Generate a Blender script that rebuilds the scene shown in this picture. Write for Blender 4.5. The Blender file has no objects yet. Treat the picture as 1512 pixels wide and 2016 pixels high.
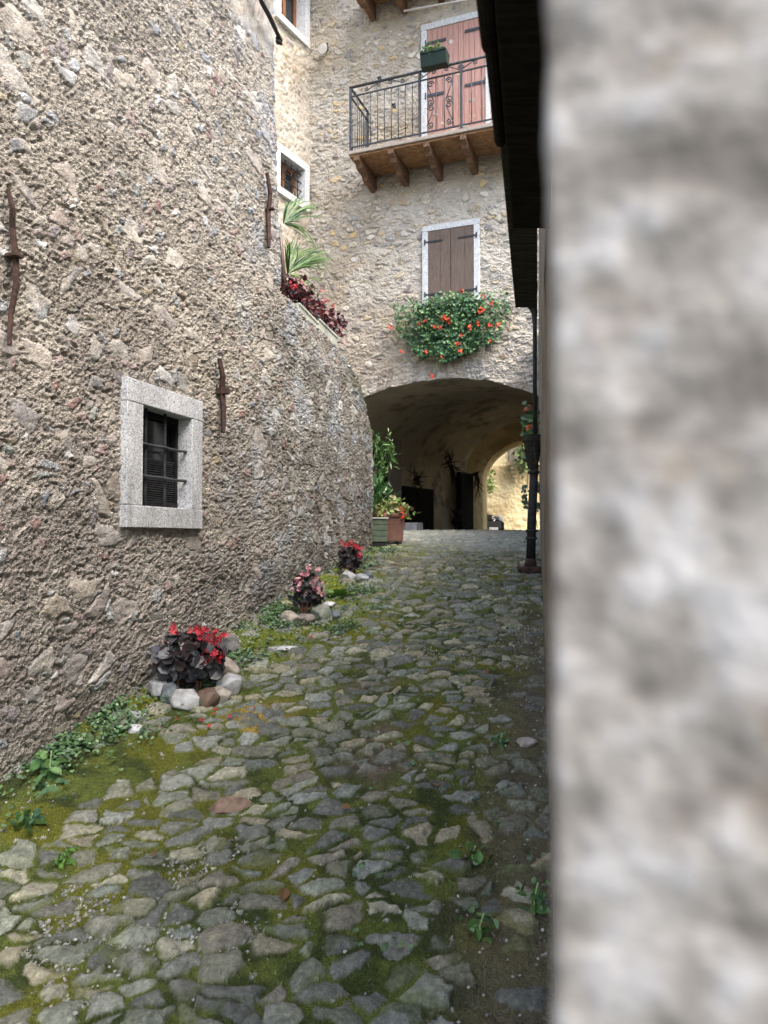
import bpy, math, random
import numpy as np
from mathutils import Vector, Matrix
R = math.radians
sc = bpy.context.scene
# ------------------------------------------------------------------ camera
PITCH = 2.01; F = 1480.0; W0, H0 = 1512, 2016
cd = bpy.data.cameras.new('camera'); cam = bpy.data.objects.new('camera', cd)
sc.collection.objects.link(cam); sc.camera = cam
cam.location = (0, 0, 0); cam.rotation_euler = (R(90 + PITCH), 0, 0)
cd.sensor_fit = 'VERTICAL'; cd.sensor_height = 36.0; cd.lens = F / H0 * 36.0
cd.clip_start = 0.01; cd.clip_end = 500
cd.dof.use_dof = True; cd.dof.focus_distance = 5.0; cd.dof.aperture_fstop = 5.8
# ------------------------------------------------------------------ world, sun, exposure
w = bpy.data.worlds.new("World"); sc.world = w; w.use_nodes = True
nt = w.node_tree; bg = nt.nodes['Background']
sky = nt.nodes.new('ShaderNodeTexSky'); sky.sky_type = 'NISHITA'; sky.sun_disc = False
SUN = Vector((0.45, -0.50, 0.95)).normalized()
sky.sun_elevation = math.asin(SUN.z); sky.sun_rotation = math.atan2(SUN.x, SUN.y)
sky.air_density = 1.0; sky.dust_density = 4.0; sky.ozone_density = 0.6
nt.links.new(sky.outputs[0], bg.inputs[0]); bg.inputs[1].default_value = 0.15
sd = bpy.data.lights.new('sun', 'SUN'); sd.energy = 0.5; sd.angle = R(35); sd.color = (1, .95, .86)
so = bpy.data.objects.new('sun', sd); sc.collection.objects.link(so)
so.rotation_euler = SUN.to_track_quat('Z', 'Y').to_euler(); so.location = (3, -3, 12)
sc.view_settings.view_transform = 'Standard'; sc.view_settings.look = 'None'
sc.view_settings.gamma = 1; sc.view_settings.exposure = 2.05
sc.cycles.max_bounces = 10; sc.cycles.diffuse_bounces = 8

# ------------------------------------------------------------------ numpy noise
def hsh(a, b, c, s):
    h = (a.astype(np.int64) * 73856093) ^ (b.astype(np.int64) * 19349663) ^ (c.astype(np.int64) * 83492791) ^ (s * 2654435761)
    h &= 0xFFFFFFFF
    h = ((h ^ (h >> 16)) * 0x45d9f3b) & 0xFFFFFFFF
    h = ((h ^ (h >> 16)) * 0x45d9f3b) & 0xFFFFFFFF
    return ((h ^ (h >> 16)) & 0xFFFFFF) / float(0x1000000)
def vn(x, y, s=0, z=None):
    "value noise -1..1"
    ix, iy = np.floor(x), np.floor(y); fx, fy = x - ix, y - iy
    fx = fx * fx * (3 - 2 * fx); fy = fy * fy * (3 - 2 * fy)
    o = np.zeros_like(ix)
    a = hsh(ix, iy, o, s); b = hsh(ix + 1, iy, o, s); c = hsh(ix, iy + 1, o, s); d = hsh(ix + 1, iy + 1, o, s)
    return ((a * (1 - fx) + b * fx) * (1 - fy) + (c * (1 - fx) + d * fx) * fy) * 2 - 1
def fbm(x, y, s=0, o=4, g=.5):
    t = 0; a = 1; n = 0
    for k in range(o):
        ca, sa = math.cos(k * 1.1), math.sin(k * 1.1)
        t = t + a * vn(ca * x - sa * y + 17.3 * k, sa * x + ca * y - 9.1 * k, s + k); n += a; a *= g; x = x * 2.03; y = y * 2.03
    return t / n * 1.4
def worley(x, y, s=0, jit=.85, wt=.0):
    "power diagram on a jittered grid: distance to the nearest border, cell randoms, local coordinates"
    ix, iy = np.floor(x), np.floor(y); z = np.zeros_like(ix)
    best = np.full(x.shape, 1e9); bx = np.zeros(x.shape); by = np.zeros(x.shape); bw = np.zeros(x.shape)
    bi = ix.copy(); bj = iy.copy()
    def cell(cx, cy):
        px = cx + .5 + (hsh(cx, cy, z, s) - .5) * jit; py = cy + .5 + (hsh(cx, cy, z + 1, s) - .5) * jit
        return px, py, hsh(cx, cy, z + 2, s) * wt
    for dx in (-1, 0, 1):
        for dy in (-1, 0, 1):
            cx, cy = ix + dx, iy + dy
            px, py, ww = cell(cx, cy)
            d = (px - x) ** 2 + (py - y) ** 2 - ww
            m = d < best
            best = np.where(m, d, best); bx = np.where(m, px, bx); by = np.where(m, py, by); bw = np.where(m, ww, bw)
            bi = np.where(m, cx, bi); bj = np.where(m, cy, bj)
    bd = np.full(x.shape, 1e9)
    for dx in (-2, -1, 0, 1, 2):
        for dy in (-2, -1, 0, 1, 2):
            if dx == 0 and dy == 0: continue
            px, py, ww = cell(bi + dx, bj + dy)
            d = (px - x) ** 2 + (py - y) ** 2 - ww
            L = np.sqrt((px - bx) ** 2 + (py - by) ** 2) + 1e-6
            bd = np.minimum(bd, (d - best) / (2 * L))
    r = [hsh(bi, bj, z + 3 + k, s) for k in range(4)]
    return bd, r, x - bx, y - by
def ss(a, b, x):
    t = np.clip((x - a) / (b - a), 0, 1); return t * t * (3 - 2 * t)
def mixc(a, b, t):
    return a * (1 - t[..., None]) + b * t[..., None]
def lin(r, g, b):
    f = lambda c: (c / 255 / 12.92) if c < 10 else ((c / 255 + .055) / 1.055) ** 2.4
    return np.array([f(r), f(g), f(b)])
def pick(pal, r):
    pal = np.array(pal); return pal[np.minimum((r * len(pal)).astype(int), len(pal) - 1)]

# ------------------------------------------------------------------ mesh building
def setp(o, label=None, cat=None, group=None, kind=None):
    for k, v in (('label', label), ('category', cat), ('group', group), ('kind', kind)):
        if v: o[k] = v
    return o
def thing(name, loc, label, cat, group=None):
    o = bpy.data.objects.new(name, None); sc.collection.objects.link(o); o.location = loc
    o.empty_display_size = .1
    return setp(o, label, cat, group)
def root_loc(p):
    v = Vector((0, 0, 0))
    while p is not None:
        v += p.location; p = p.parent
    return v
class MB:
    def __init__(s): s.v = []; s.f = []; s.n = 0; s.c = []; s.uv = []
    def add(s, v, f, col=None):
        v = np.asarray(v, float).reshape(-1, 3)
        if isinstance(f[0], np.ndarray): f = [np.asarray(q, dtype=np.int64) + s.n for q in f]
        else:
            g = {}
            for q in f: g.setdefault(len(q), []).append(q)
            f = [np.array(q, dtype=np.int64) + s.n for q in g.values()]
        s.v.append(v); s.f += f; s.n += len(v)
        c = np.ones((len(v), 3)) if col is None else np.broadcast_to(np.asarray(col, float), (len(v), 3))
        s.c.append(c); return s
    def box(s, c, d, ax=None, col=None, taper=None):
        "box centre c, full sizes d, axes ax (3 vectors)"
        ax = ax or (Vector((1, 0, 0)), Vector((0, 1, 0)), Vector((0, 0, 1)))
        v = []
        for i in (-1, 1):
            for j in (-1, 1):
                for k in (-1, 1):
                    v.append(Vector(c) + ax[0] * (i * d[0] / 2) + ax[1] * (j * d[1] / 2) + ax[2] * (k * d[2] / 2))
        f = [(0, 1, 3, 2), (4, 6, 7, 5), (0, 4, 5, 1), (2, 3, 7, 6), (0, 2, 6, 4), (1, 5, 7, 3)]
        return s.add([tuple(q) for q in v], f, col)
    def tube(s, pts, r, n=8, col=None, caps=True):
        pts = [Vector(p) for p in pts]; m = len(pts)
        rr = r if hasattr(r, '__len__') else [r] * m
        vs = []; prev = None
        for i, p in enumerate(pts):
            t = (pts[min(i + 1, m - 1)] - pts[max(i - 1, 0)])
            t = t.normalized() if t.length > 1e-9 else Vector((0, 0, 1))
            if prev is None:
                a = t.cross(Vector((0, 0, 1)));
                if a.length < 1e-3: a = t.cross(Vector((1, 0, 0)))
            else: a = prev - t * prev.dot(t)
            a.normalize(); prev = a; b = t.cross(a)
            for k in range(n):
                an = 2 * math.pi * k / n
                vs.append(tuple(p + (a * math.cos(an) + b * math.sin(an)) * rr[i]))
        f = []
        for i in range(m - 1):
            for k in range(n):
                k2 = (k + 1) % n
                f.append((i * n + k, i * n + k2, (i + 1) * n + k2, (i + 1) * n + k))
        if caps: f.append(tuple(range(n - 1, -1, -1))); f.append(tuple((m - 1) * n + k for k in range(n)))
        return s.add(vs, f, col)
    def prism(s, poly, ext, col=None):
        "poly: list of 3D points, extruded by vector ext"
        n = len(poly); p = [Vector(q) for q in poly]; e = Vector(ext)
        v = [tuple(q) for q in p] + [tuple(q + e) for q in p]
        f = [tuple(range(n - 1, -1, -1)), tuple(range(n, 2 * n))] + [(i, (i + 1) % n, n + (i + 1) % n, n + i) for i in range(n)]
        return s.add(v, f, col)
    def lathe(s, c, prof, n=20, ax=None, col=None):
        ax = ax or (Vector((1, 0, 0)), Vector((0, 1, 0)), Vector((0, 0, 1)))
        v = []
        for r, h in prof:
            for k in range(n):
                a = 2 * math.pi * k / n
                v.append(tuple(Vector(c) + ax[0] * (r * math.cos(a)) + ax[1] * (r * math.sin(a)) + ax[2] * h))
        f = []
        for i in range(len(prof) - 1):
            for k in range(n):
                k2 = (k + 1) % n
                f.append((i * n + k, i * n + k2, (i + 1) * n + k2, (i + 1) * n + k))
        f.append(tuple(range(n - 1, -1, -1))); f.append(tuple((len(prof) - 1) * n + k for k in range(n)))
        return s.add(v, f, col)
    def inst(s, tv, tf, M, T, cols=None):
        "template tv (k,3), faces tf (m,q); M (n,3,3) T (n,3)"
        tv = np.asarray(tv, float); n = len(T); k = len(tv)
        v = np.einsum('nij,kj->nki', M, tv) + T[:, None, :]
        fs = [(np.asarray(t)[None] + (np.arange(n) * k)[:, None, None]).reshape(-1, np.asarray(t).shape[1]) for t in tf]
        c = None if cols is None else np.repeat(cols, k, axis=0)
        return s.add(v.reshape(-1, 3), fs, c)
    def build(s, name, mat, parent=None, smooth=False, loc=None, bevel=0):
        v = np.concatenate(s.v); c = np.concatenate(s.c)
        off = root_loc(parent) if parent is not None else Vector(loc or (0, 0, 0))
        v = v - np.array(off)
        me = bpy.data.meshes.new(name)
        fl = [q.reshape(-1) for q in s.f]; tot = np.concatenate([np.full(len(q), q.shape[1]) for q in s.f])
        li = np.concatenate(fl)
        me.vertices.add(len(v)); me.vertices.foreach_set('co', v.astype(np.float32).ravel())
        me.loops.add(len(li)); me.loops.foreach_set('vertex_index', li.astype(np.int32))
        me.polygons.add(len(tot)); st = np.concatenate([[0], np.cumsum(tot)[:-1]])
        me.polygons.foreach_set('loop_start', st.astype(np.int32)); me.polygons.foreach_set('loop_total', tot.astype(np.int32))
        me.polygons.foreach_set('use_smooth', np.full(len(tot), smooth))
        me.update(calc_edges=True)
        at = me.color_attributes.new('Col', 'FLOAT_COLOR', 'POINT')
        at.data.foreach_set('color', np.concatenate([c, np.ones((len(c), 1))], 1).astype(np.float32).ravel())
        me.materials.append(mat)
        o = bpy.data.objects.new(name, me); sc.collection.objects.link(o)
        if parent is not None: o.parent = parent
        else: o.location = off
        if bevel:
            b = o.modifiers.new('bevel', 'BEVEL'); b.width = bevel; b.segments = 2; b.limit_method = 'ANGLE'
        return o
def gridmesh(name, P, col, mat, parent=None, mask=None, loc=None, fine=None, flip=False):
    nv, nu = P.shape[:2]
    idx = np.arange(nv * nu).reshape(nv, nu)
    f = np.stack([idx[:-1, :-1], idx[:-1, 1:], idx[1:, 1:], idx[1:, :-1]], -1)
    if flip: f = f[..., ::-1]
    f = f[mask] if mask is not None else f.reshape(-1, 4)
    b = MB(); b.add(P.reshape(-1, 3), [f.reshape(-1, 4)], col.reshape(-1, 3))
    o = b.build(name, mat, parent, smooth=True, loc=loc)
    if fine is not None:
        a = o.data.attributes.new('fine', 'FLOAT', 'POINT'); a.data.foreach_set('value', fine.astype(np.float32).ravel())
    return o

# ------------------------------------------------------------------ materials
def mat_new(name):
    m = bpy.data.materials.new(name); m.use_nodes = True
    return m, m.node_tree.nodes, m.node_tree.links, m.node_tree.nodes['Principled BSDF']
def mat(name, c1, c2=None, scale=6, rough=.8, bump=.3, bscale=40, metal=0, spec=.3, stretch=(1, 1, 1), vcol=False, dist=.005, det=6, lo=.35, hi=.65):
    m, N, L, P = mat_new(name)
    c2 = c1 if c2 is None else c2
    tc = N.new('ShaderNodeTexCoord'); mp = N.new('ShaderNodeMapping'); mp.inputs['Scale'].default_value = stretch
    L.new(tc.outputs['Object'], mp.inputs[0])
    n = N.new('ShaderNodeTexNoise'); n.inputs['Scale'].default_value = scale; n.inputs['Detail'].default_value = det; n.inputs['Roughness'].default_value = .65
    L.new(mp.outputs[0], n.inputs[0])
    r = N.new('ShaderNodeValToRGB'); r.color_ramp.elements[0].position = lo; r.color_ramp.elements[1].position = hi
    r.color_ramp.elements[0].color = (*c1, 1); r.color_ramp.elements[1].color = (*c2, 1)
    L.new(n.outputs[0], r.inputs[0]); out = r.outputs[0]
    if vcol:
        a = N.new('ShaderNodeAttribute'); a.attribute_name = 'Col'
        mx = N.new('ShaderNodeMix'); mx.data_type = 'RGBA'; mx.blend_type = 'MULTIPLY'; mx.inputs[0].default_value = 1
        L.new(a.outputs[0], mx.inputs[6]); L.new(out, mx.inputs[7]); out = mx.outputs[2]
    L.new(out, P.inputs['Base Color'])
    P.inputs['Roughness'].default_value = rough; P.inputs['Metallic'].default_value = metal
    P.inputs['Specular IOR Level'].default_value = spec
    if bump:
        n2 = N.new('ShaderNodeTexNoise'); n2.inputs['Scale'].default_value = bscale; n2.inputs['Detail'].default_value = 5
        L.new(mp.outputs[0], n2.inputs[0])
        b = N.new('ShaderNodeBump'); b.inputs['Strength'].default_value = bump; b.inputs['Distance'].default_value = dist
        L.new(n2.outputs[0], b.inputs['Height']); L.new(b.outputs[0], P.inputs['Normal'])
    return m
def mat_surface(name, s1, s2, d1, d2, mott=(.72, 1.28), rough=.9, msc=45):
    "vertex colour x fine mottling, with two bump scales modulated by the 'fine' attribute (0 smooth stone, 1 rough mortar)"
    m, N, L, P = mat_new(name)
    a = N.new('ShaderNodeAttribute'); a.attribute_name = 'Col'
    fa = N.new('ShaderNodeAttribute'); fa.attribute_name = 'fine'
    tc = N.new('ShaderNodeTexCoord')
    n1 = N.new('ShaderNodeTexNoise'); n1.inputs['Scale'].default_value = msc; n1.inputs['Detail'].default_value = 8; n1.inputs['Roughness'].default_value = .75
    L.new(tc.outputs['Object'], n1.inputs[0])
    mr = N.new('ShaderNodeMapRange'); mr.inputs[1].default_value = .3; mr.inputs[2].default_value = .7; mr.inputs[3].default_value = mott[0]; mr.inputs[4].default_value = mott[1]
    L.new(n1.outputs[0], mr.inputs[0])
    mx = N.new('ShaderNodeVectorMath'); mx.operation = 'SCALE'
    L.new(a.outputs[0], mx.inputs[0]); L.new(mr.outputs[0], mx.inputs[3]); L.new(mx.outputs[0], P.inputs['Base Color'])
    P.inputs['Roughness'].default_value = rough; P.inputs['Specular IOR Level'].default_value = .2
    v = N.new('ShaderNodeTexNoise'); v.inputs['Scale'].default_value = s1; v.inputs['Detail'].default_value = 6; v.inputs['Roughness'].default_value = .7
    v2 = N.new('ShaderNodeTexVoronoi'); v2.inputs['Scale'].default_value = s2
    L.new(tc.outputs['Object'], v.inputs[0]); L.new(tc.outputs['Object'], v2.inputs[0])
    ad = N.new('ShaderNodeMath'); ad.operation = 'MULTIPLY_ADD'; L.new(v2.outputs['Distance'], ad.inputs[0]); ad.inputs[1].default_value = d2 / d1
    L.new(v.outputs[0], ad.inputs[2])
    ml = N.new('ShaderNodeMath'); ml.operation = 'MULTIPLY_ADD'; L.new(fa.outputs['Fac'], ml.inputs[0]); ml.inputs[1].default_value = .8; ml.inputs[2].default_value = .2
    b = N.new('ShaderNodeBump'); b.inputs['Distance'].default_value = d1
    L.new(ml.outputs[0], b.inputs['Strength']); L.new(ad.outputs[0], b.inputs['Height']); L.new(b.outputs[0], P.inputs['Normal'])
    return m
def L3(*a): return tuple(lin(*a))
M_wall = mat_surface('roughcast', 85, 150, .020, .010, mott=(.52, 1.5), msc=95)
M_fac = mat_surface('rubble_masonry', 40, 55, .022, .008, mott=(.75, 1.25), msc=60)
M_ground = mat_surface('cobbles', 60, 150, .012, .006, mott=(.55, 1.45), rough=.82, msc=70)
M_court = mat_surface('ochre_plaster', 14, 9, .03, .02, mott=(.9, 1.1))
def mat_granite(name='granite', base=(.50, .52, .53), dark=.12):
    m, N, L, P = mat_new(name)
    tc = N.new('ShaderNodeTexCoord')
    v = N.new('ShaderNodeTexVoronoi'); v.inputs['Scale'].default_value = 170; L.new(tc.outputs['Object'], v.inputs[0])
    n = N.new('ShaderNodeTexNoise'); n.inputs['Scale'].default_value = 120; n.inputs['Detail'].default_value = 4; L.new(tc.outputs['Object'], n.inputs[0])
    r = N.new('ShaderNodeValToRGB'); e = r.color_ramp.elements
    e[0].position = .1; e[0].color = (dark, dark, dark * 1.05, 1); e[1].position = .75; e[1].color = (min(1, base[0] * 1.35), min(1, base[1] * 1.35), min(1, base[2] * 1.35), 1)
    k = e.new(.38); k.color = (base[0] * .8, base[1] * .8, base[2] * .82, 1)
    sp = N.new('ShaderNodeSeparateColor'); L.new(v.outputs['Color'], sp.inputs[0])
    ad = N.new('ShaderNodeMath'); ad.operation = 'MULTIPLY_ADD'; L.new(sp.outputs[0], ad.inputs[0]); ad.inputs[1].default_value = .55
    L.new(n.outputs[0], ad.inputs[2]);
    sb = N.new('ShaderNodeMath'); sb.operation = 'SUBTRACT'; L.new(ad.outputs[0], sb.inputs[0]); sb.inputs[1].default_value = .25
    L.new(sb.outputs[0], r.inputs[0])
    ns = N.new('ShaderNodeTexNoise'); ns.inputs['Scale'].default_value = 5; ns.inputs['Detail'].default_value = 7; ns.inputs['Roughness'].default_value = .7
    mps = N.new('ShaderNodeMapping'); mps.inputs['Scale'].default_value = (2, 2, .6); L.new(tc.outputs['Object'], mps.inputs[0]); L.new(mps.outputs[0], ns.inputs[0])
    ms = N.new('ShaderNodeMapRange'); ms.inputs[1].default_value = .35; ms.inputs[2].default_value = .62; ms.inputs[3].default_value = .68; ms.inputs[4].default_value = 1.05; L.new(ns.outputs[0], ms.inputs[0])
    vs_ = N.new('ShaderNodeVectorMath'); vs_.operation = 'SCALE'; L.new(r.outputs[0], vs_.inputs[0]); L.new(ms.outputs[0], vs_.inputs[3])
    L.new(vs_.outputs[0], P.inputs['Base Color']); P.inputs['Roughness'].default_value = .75
    b = N.new('ShaderNodeBump'); b.inputs['Strength'].default_value = .25; b.inputs['Distance'].default_value = .002
    L.new(n.outputs[0], b.inputs['Height']); L.new(b.outputs[0], P.inputs['Normal'])
    return m
M_granite = mat_granite()
M_frame = mat('pale_stone_frame', (.42, .45, .47), (.68, .69, .68), scale=30, bump=.4, bscale=60)
M_iron = mat('wrought_iron', (.035, .04, .045), (.07, .075, .085), scale=20, rough=.5, bump=.2, metal=.2)
M_black = mat('black_iron', (.016, .017, .019), (.045, .047, .05), scale=25, rough=.6, bump=.3)
M_rust = mat('rusty_iron', (.028, .018, .016), (.085, .05, .038), scale=30, rough=.9, bump=.6, bscale=90)
M_shut = mat('weathered_shutter', (.10, .075, .06), (.17, .13, .105), scale=8, stretch=(9, 9, .8), bump=.3, bscale=12)
M_reddoor = mat('reddish_boards', (.36, .20, .165), (.47, .285, .24), scale=6, stretch=(9, 9, .7), bump=.25, bscale=12)
M_timber = mat('brown_timber', (.18, .095, .045), (.38, .22, .11), scale=7, stretch=(2, 2, 6), bump=.5, bscale=14, dist=.01)
M_timber2 = mat('joist_timber', (.085, .048, .03), (.19, .115, .07), scale=7, stretch=(3, 3, 6), bump=.6, bscale=14, dist=.012)
M_plank = mat('grey_plank_edge', (.22, .19, .16), (.40, .35, .30), scale=12, stretch=(1, 1, 6), bump=.4)
M_dark = mat('dark_interior', (.006, .006, .006), (.012, .011, .01), bump=0, rough=.9)
M_glass = mat('dark_glass', (.012, .015, .018), (.02, .024, .028), bump=0, rough=.12, spec=.6)
M_eave = mat('near_black_wood', (.008, .008, .007), (.022, .02, .017), scale=10, stretch=(1, 6, 6), rough=.95, bump=.6, spec=.05)  # near-black old wood; the eave underside's shade is put into this colour
M_eave2 = mat('old_dark_board', (.02, .019, .015), (.06, .056, .045), scale=12, stretch=(1, 5, 5), rough=.95, bump=.8, spec=.1)
M_leaf = mat('leaf', (.75, .75, .75), (1.2, 1.2, 1.2), scale=30, bump=0, rough=.38, vcol=True, spec=.5)
M_petal = mat('petal', (.85, .85, .85), (1.1, 1.1, 1.1), scale=40, bump=0, rough=.6, vcol=True, spec=.2)
M_rock = mat('ring_stone', (.55, .55, .55), (1.35, 1.35, 1.35), scale=14, bump=.7, bscale=30, vcol=True, rough=.85, dist=.008)
M_terra = mat('terracotta', (.19, .095, .072), (.28, .15, .118), scale=7, bump=.15)
M_greenpl = mat('green_plastic', (.006, .018, .012), (.012, .03, .02), scale=10, bump=.05, rough=.45)
M_greenwood = mat('green_painted_box', (.09, .12, .085), (.14, .18, .13), scale=12, bump=.2)
M_whitepl = mat('off_white_trough', (.42, .45, .38), (.58, .60, .52), scale=8, bump=.1)
M_white = mat('white_enamel', (.36, .36, .33), (.5, .49, .45), scale=12, bump=0, rough=.4)
M_wood = mat('window_wood', (.17, .075, .035), (.27, .13, .06), scale=8, stretch=(5, 5, 1), bump=.2)
M_soil = mat('potting_soil', (.02, .014, .01), (.05, .035, .025), scale=40, bump=.8)
M_roof = mat('roof_slabs', (.09, .085, .08), (.2, .19, .175), scale=9, bump=.7)
M_carp = mat('car_paint', (.006, .006, .007), (.008, .008, .009), bump=0, rough=.12, spec=.8)
M_chrome = mat('chrome', (.55, .55, .56), (.7, .7, .7), bump=0, rough=.18, metal=1)
M_tyre = mat('tyre', (.012, .012, .012), (.02, .02, .02), bump=.3)
M_lens = mat('headlight_lens', (.16, .17, .19), (.34, .35, .37), bump=0, rough=.1)
M_twig = mat('dark_root', (.015, .010, .007), (.045, .03, .02), scale=30, bump=.6)
M_beige = mat('right_wall_render', (.17, .15, .125), (.27, .24, .20), scale=25, bump=.8, bscale=60, dist=.004)
def mat_pebble():
    m, N, L, P = mat_new('pale_pebbledash')
    tc = N.new('ShaderNodeTexCoord')
    n1 = N.new('ShaderNodeTexNoise'); n1.inputs['Scale'].default_value = 52; n1.inputs['Detail'].default_value = 4; n1.inputs['Roughness'].default_value = .5
    n2 = N.new('ShaderNodeTexNoise'); n2.inputs['Scale'].default_value = 30; n2.inputs['Detail'].default_value = 3
    n3 = N.new('ShaderNodeTexNoise'); n3.inputs['Scale'].default_value = 33; n3.inputs['Detail'].default_value = 2
    mp = N.new('ShaderNodeMapping'); mp.inputs['Location'].default_value = (3.3, 8.1, 1.7)
    L.new(tc.outputs['Object'], mp.inputs[0]); L.new(tc.outputs['Object'], n1.inputs[0]); L.new(mp.outputs[0], n2.inputs[0]); L.new(tc.outputs['Object'], n3.inputs[0])
    r = N.new('ShaderNodeValToRGB'); e = r.color_ramp.elements
    e[0].position = .34; e[0].color = (.13, .122, .11, 1); e[1].position = .66; e[1].color = (.36, .358, .352, 1)
    k = e.new(.5); k.color = (.245, .235, .215, 1)
    L.new(n1.outputs[0], r.inputs[0])
    r2 = N.new('ShaderNodeValToRGB'); e = r2.color_ramp.elements; e[0].position = .58; e[0].color = (0, 0, 0, 1); e[1].position = .74; e[1].color = (1, 1, 1, 1)
    L.new(n2.outputs[0], r2.inputs[0])
    mx = N.new('ShaderNodeMix'); mx.data_type = 'RGBA'; L.new(r2.outputs[0], mx.inputs[0]); L.new(r.outputs[0], mx.inputs[6]); mx.inputs[7].default_value = (.17, .142, .108, 1)
    L.new(mx.outputs[2], P.inputs['Base Color']); P.inputs['Roughness'].default_value = .95; P.inputs['Specular IOR Level'].default_value = .1
    b = N.new('ShaderNodeBump'); b.inputs['Strength'].default_value = .8; b.inputs['Distance'].default_value = .006
    L.new(n1.outputs[0], b.inputs['Height']); L.new(b.outputs[0], P.inputs['Normal'])
    return m
M_pebble = mat_pebble()

# ------------------------------------------------------------------ frames of reference (vertical planes) and rays through photo points
def ray(px, py):
    x = (px - W0 / 2) / F; y = -(py - H0 / 2) / F
    c, s = math.cos(R(PITCH)), math.sin(R(PITCH))
    return Vector((x, c - s * y, s + c * y))
class Fr:
    def __init__(s, o, u, out):
        s.o = Vector((o[0], o[1], 0)); s.u = Vector((u[0], u[1], 0)).normalized()
        n = Vector((s.u.y, -s.u.x, 0)); s.n = n if n.dot(Vector((out[0], out[1], 0))) > 0 else -n
        s.z = Vector((0, 0, 1)); s.ax = (s.u, s.n, s.z)
    def p(s, u, z, n=0): return s.o + s.u * u + s.n * n + s.z * z
    def pix(s, px, py, n=0):
        d = ray(px, py); t = (s.o + s.n * n).dot(s.n) / d.dot(s.n)
        q = d * t - s.o
        return q.dot(s.u), q.z
    def box(s, mb, u0, u1, z0, z1, n0, n1, col=None):
        return mb.box(s.p((u0 + u1) / 2, (z0 + z1) / 2, (n0 + n1) / 2), (abs(u1 - u0), abs(n1 - n0), abs(z1 - z0)), s.ax, col)
    def arr(s, u, z, n):
        u, z, n = np.broadcast_arrays(u, z, n)
        return np.array(s.o) + u[..., None] * np.array(s.u) + n[..., None] * np.array(s.n) + z[..., None] * np.array([0, 0, 1.])
LW = Fr((-.114, 8), (.284, .959), (1, -.3))          # left wall, u runs away from the camera
FA = Fr((1.003, 11.5), (.933, -.358), (-.3, -1))     # facade, u to the right
CC = FA.p(-2.40, 0)                                   # inside corner facade / side wing
W2 = Fr((CC.x, CC.y), (.485, .875), (1, -.5))        # side wing
RW = Fr((.04, 0), (.1994, .98), (-1, .2))            # right wall
PW = Fr((-1.24, 12.36), (3.34, 5.64), (1, -.6))      # wall inside the passage
def gz(x, y):
    "ground height"
    x = np.asarray(x, float); y = np.asarray(y, float)
    Y = [-60, -5, 0, 3, 4.1, 5, 5.8, 7, 8, 9, 10, 11, 12, 12.6, 13.2, 14, 15, 16.5, 60]
    Z = [-9, -2.6, -1.63, -1.06, -.85, -.68, -.52, -.29, -.15, -.04, .03, .08, .115, .12, .10, .02, -.08, -.12, -.12]
    t = 0
    for d in (-.35, 0, .35): t = t + np.interp(y + d, Y, Z)
    xl = -.114 + .296 * (y - 8)
    v = np.exp(-np.clip(x - xl, 0, 9) / .35) * np.clip((8.5 - y) / 2, 0, 1)
    return t / 3 + .05 * v + .02 * vn(x * 1.3, y * 1.3, 5)
def gpix(px, py):
    d = ray(px, py); t = 1.0
    while t < 30:
        q = d * t
        if q.z < float(gz(q.x, q.y)): break
        t += .01
    return Vector((q.x, q.y, float(gz(q.x, q.y))))
rng = np.random.default_rng(7); random.seed(7)
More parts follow.
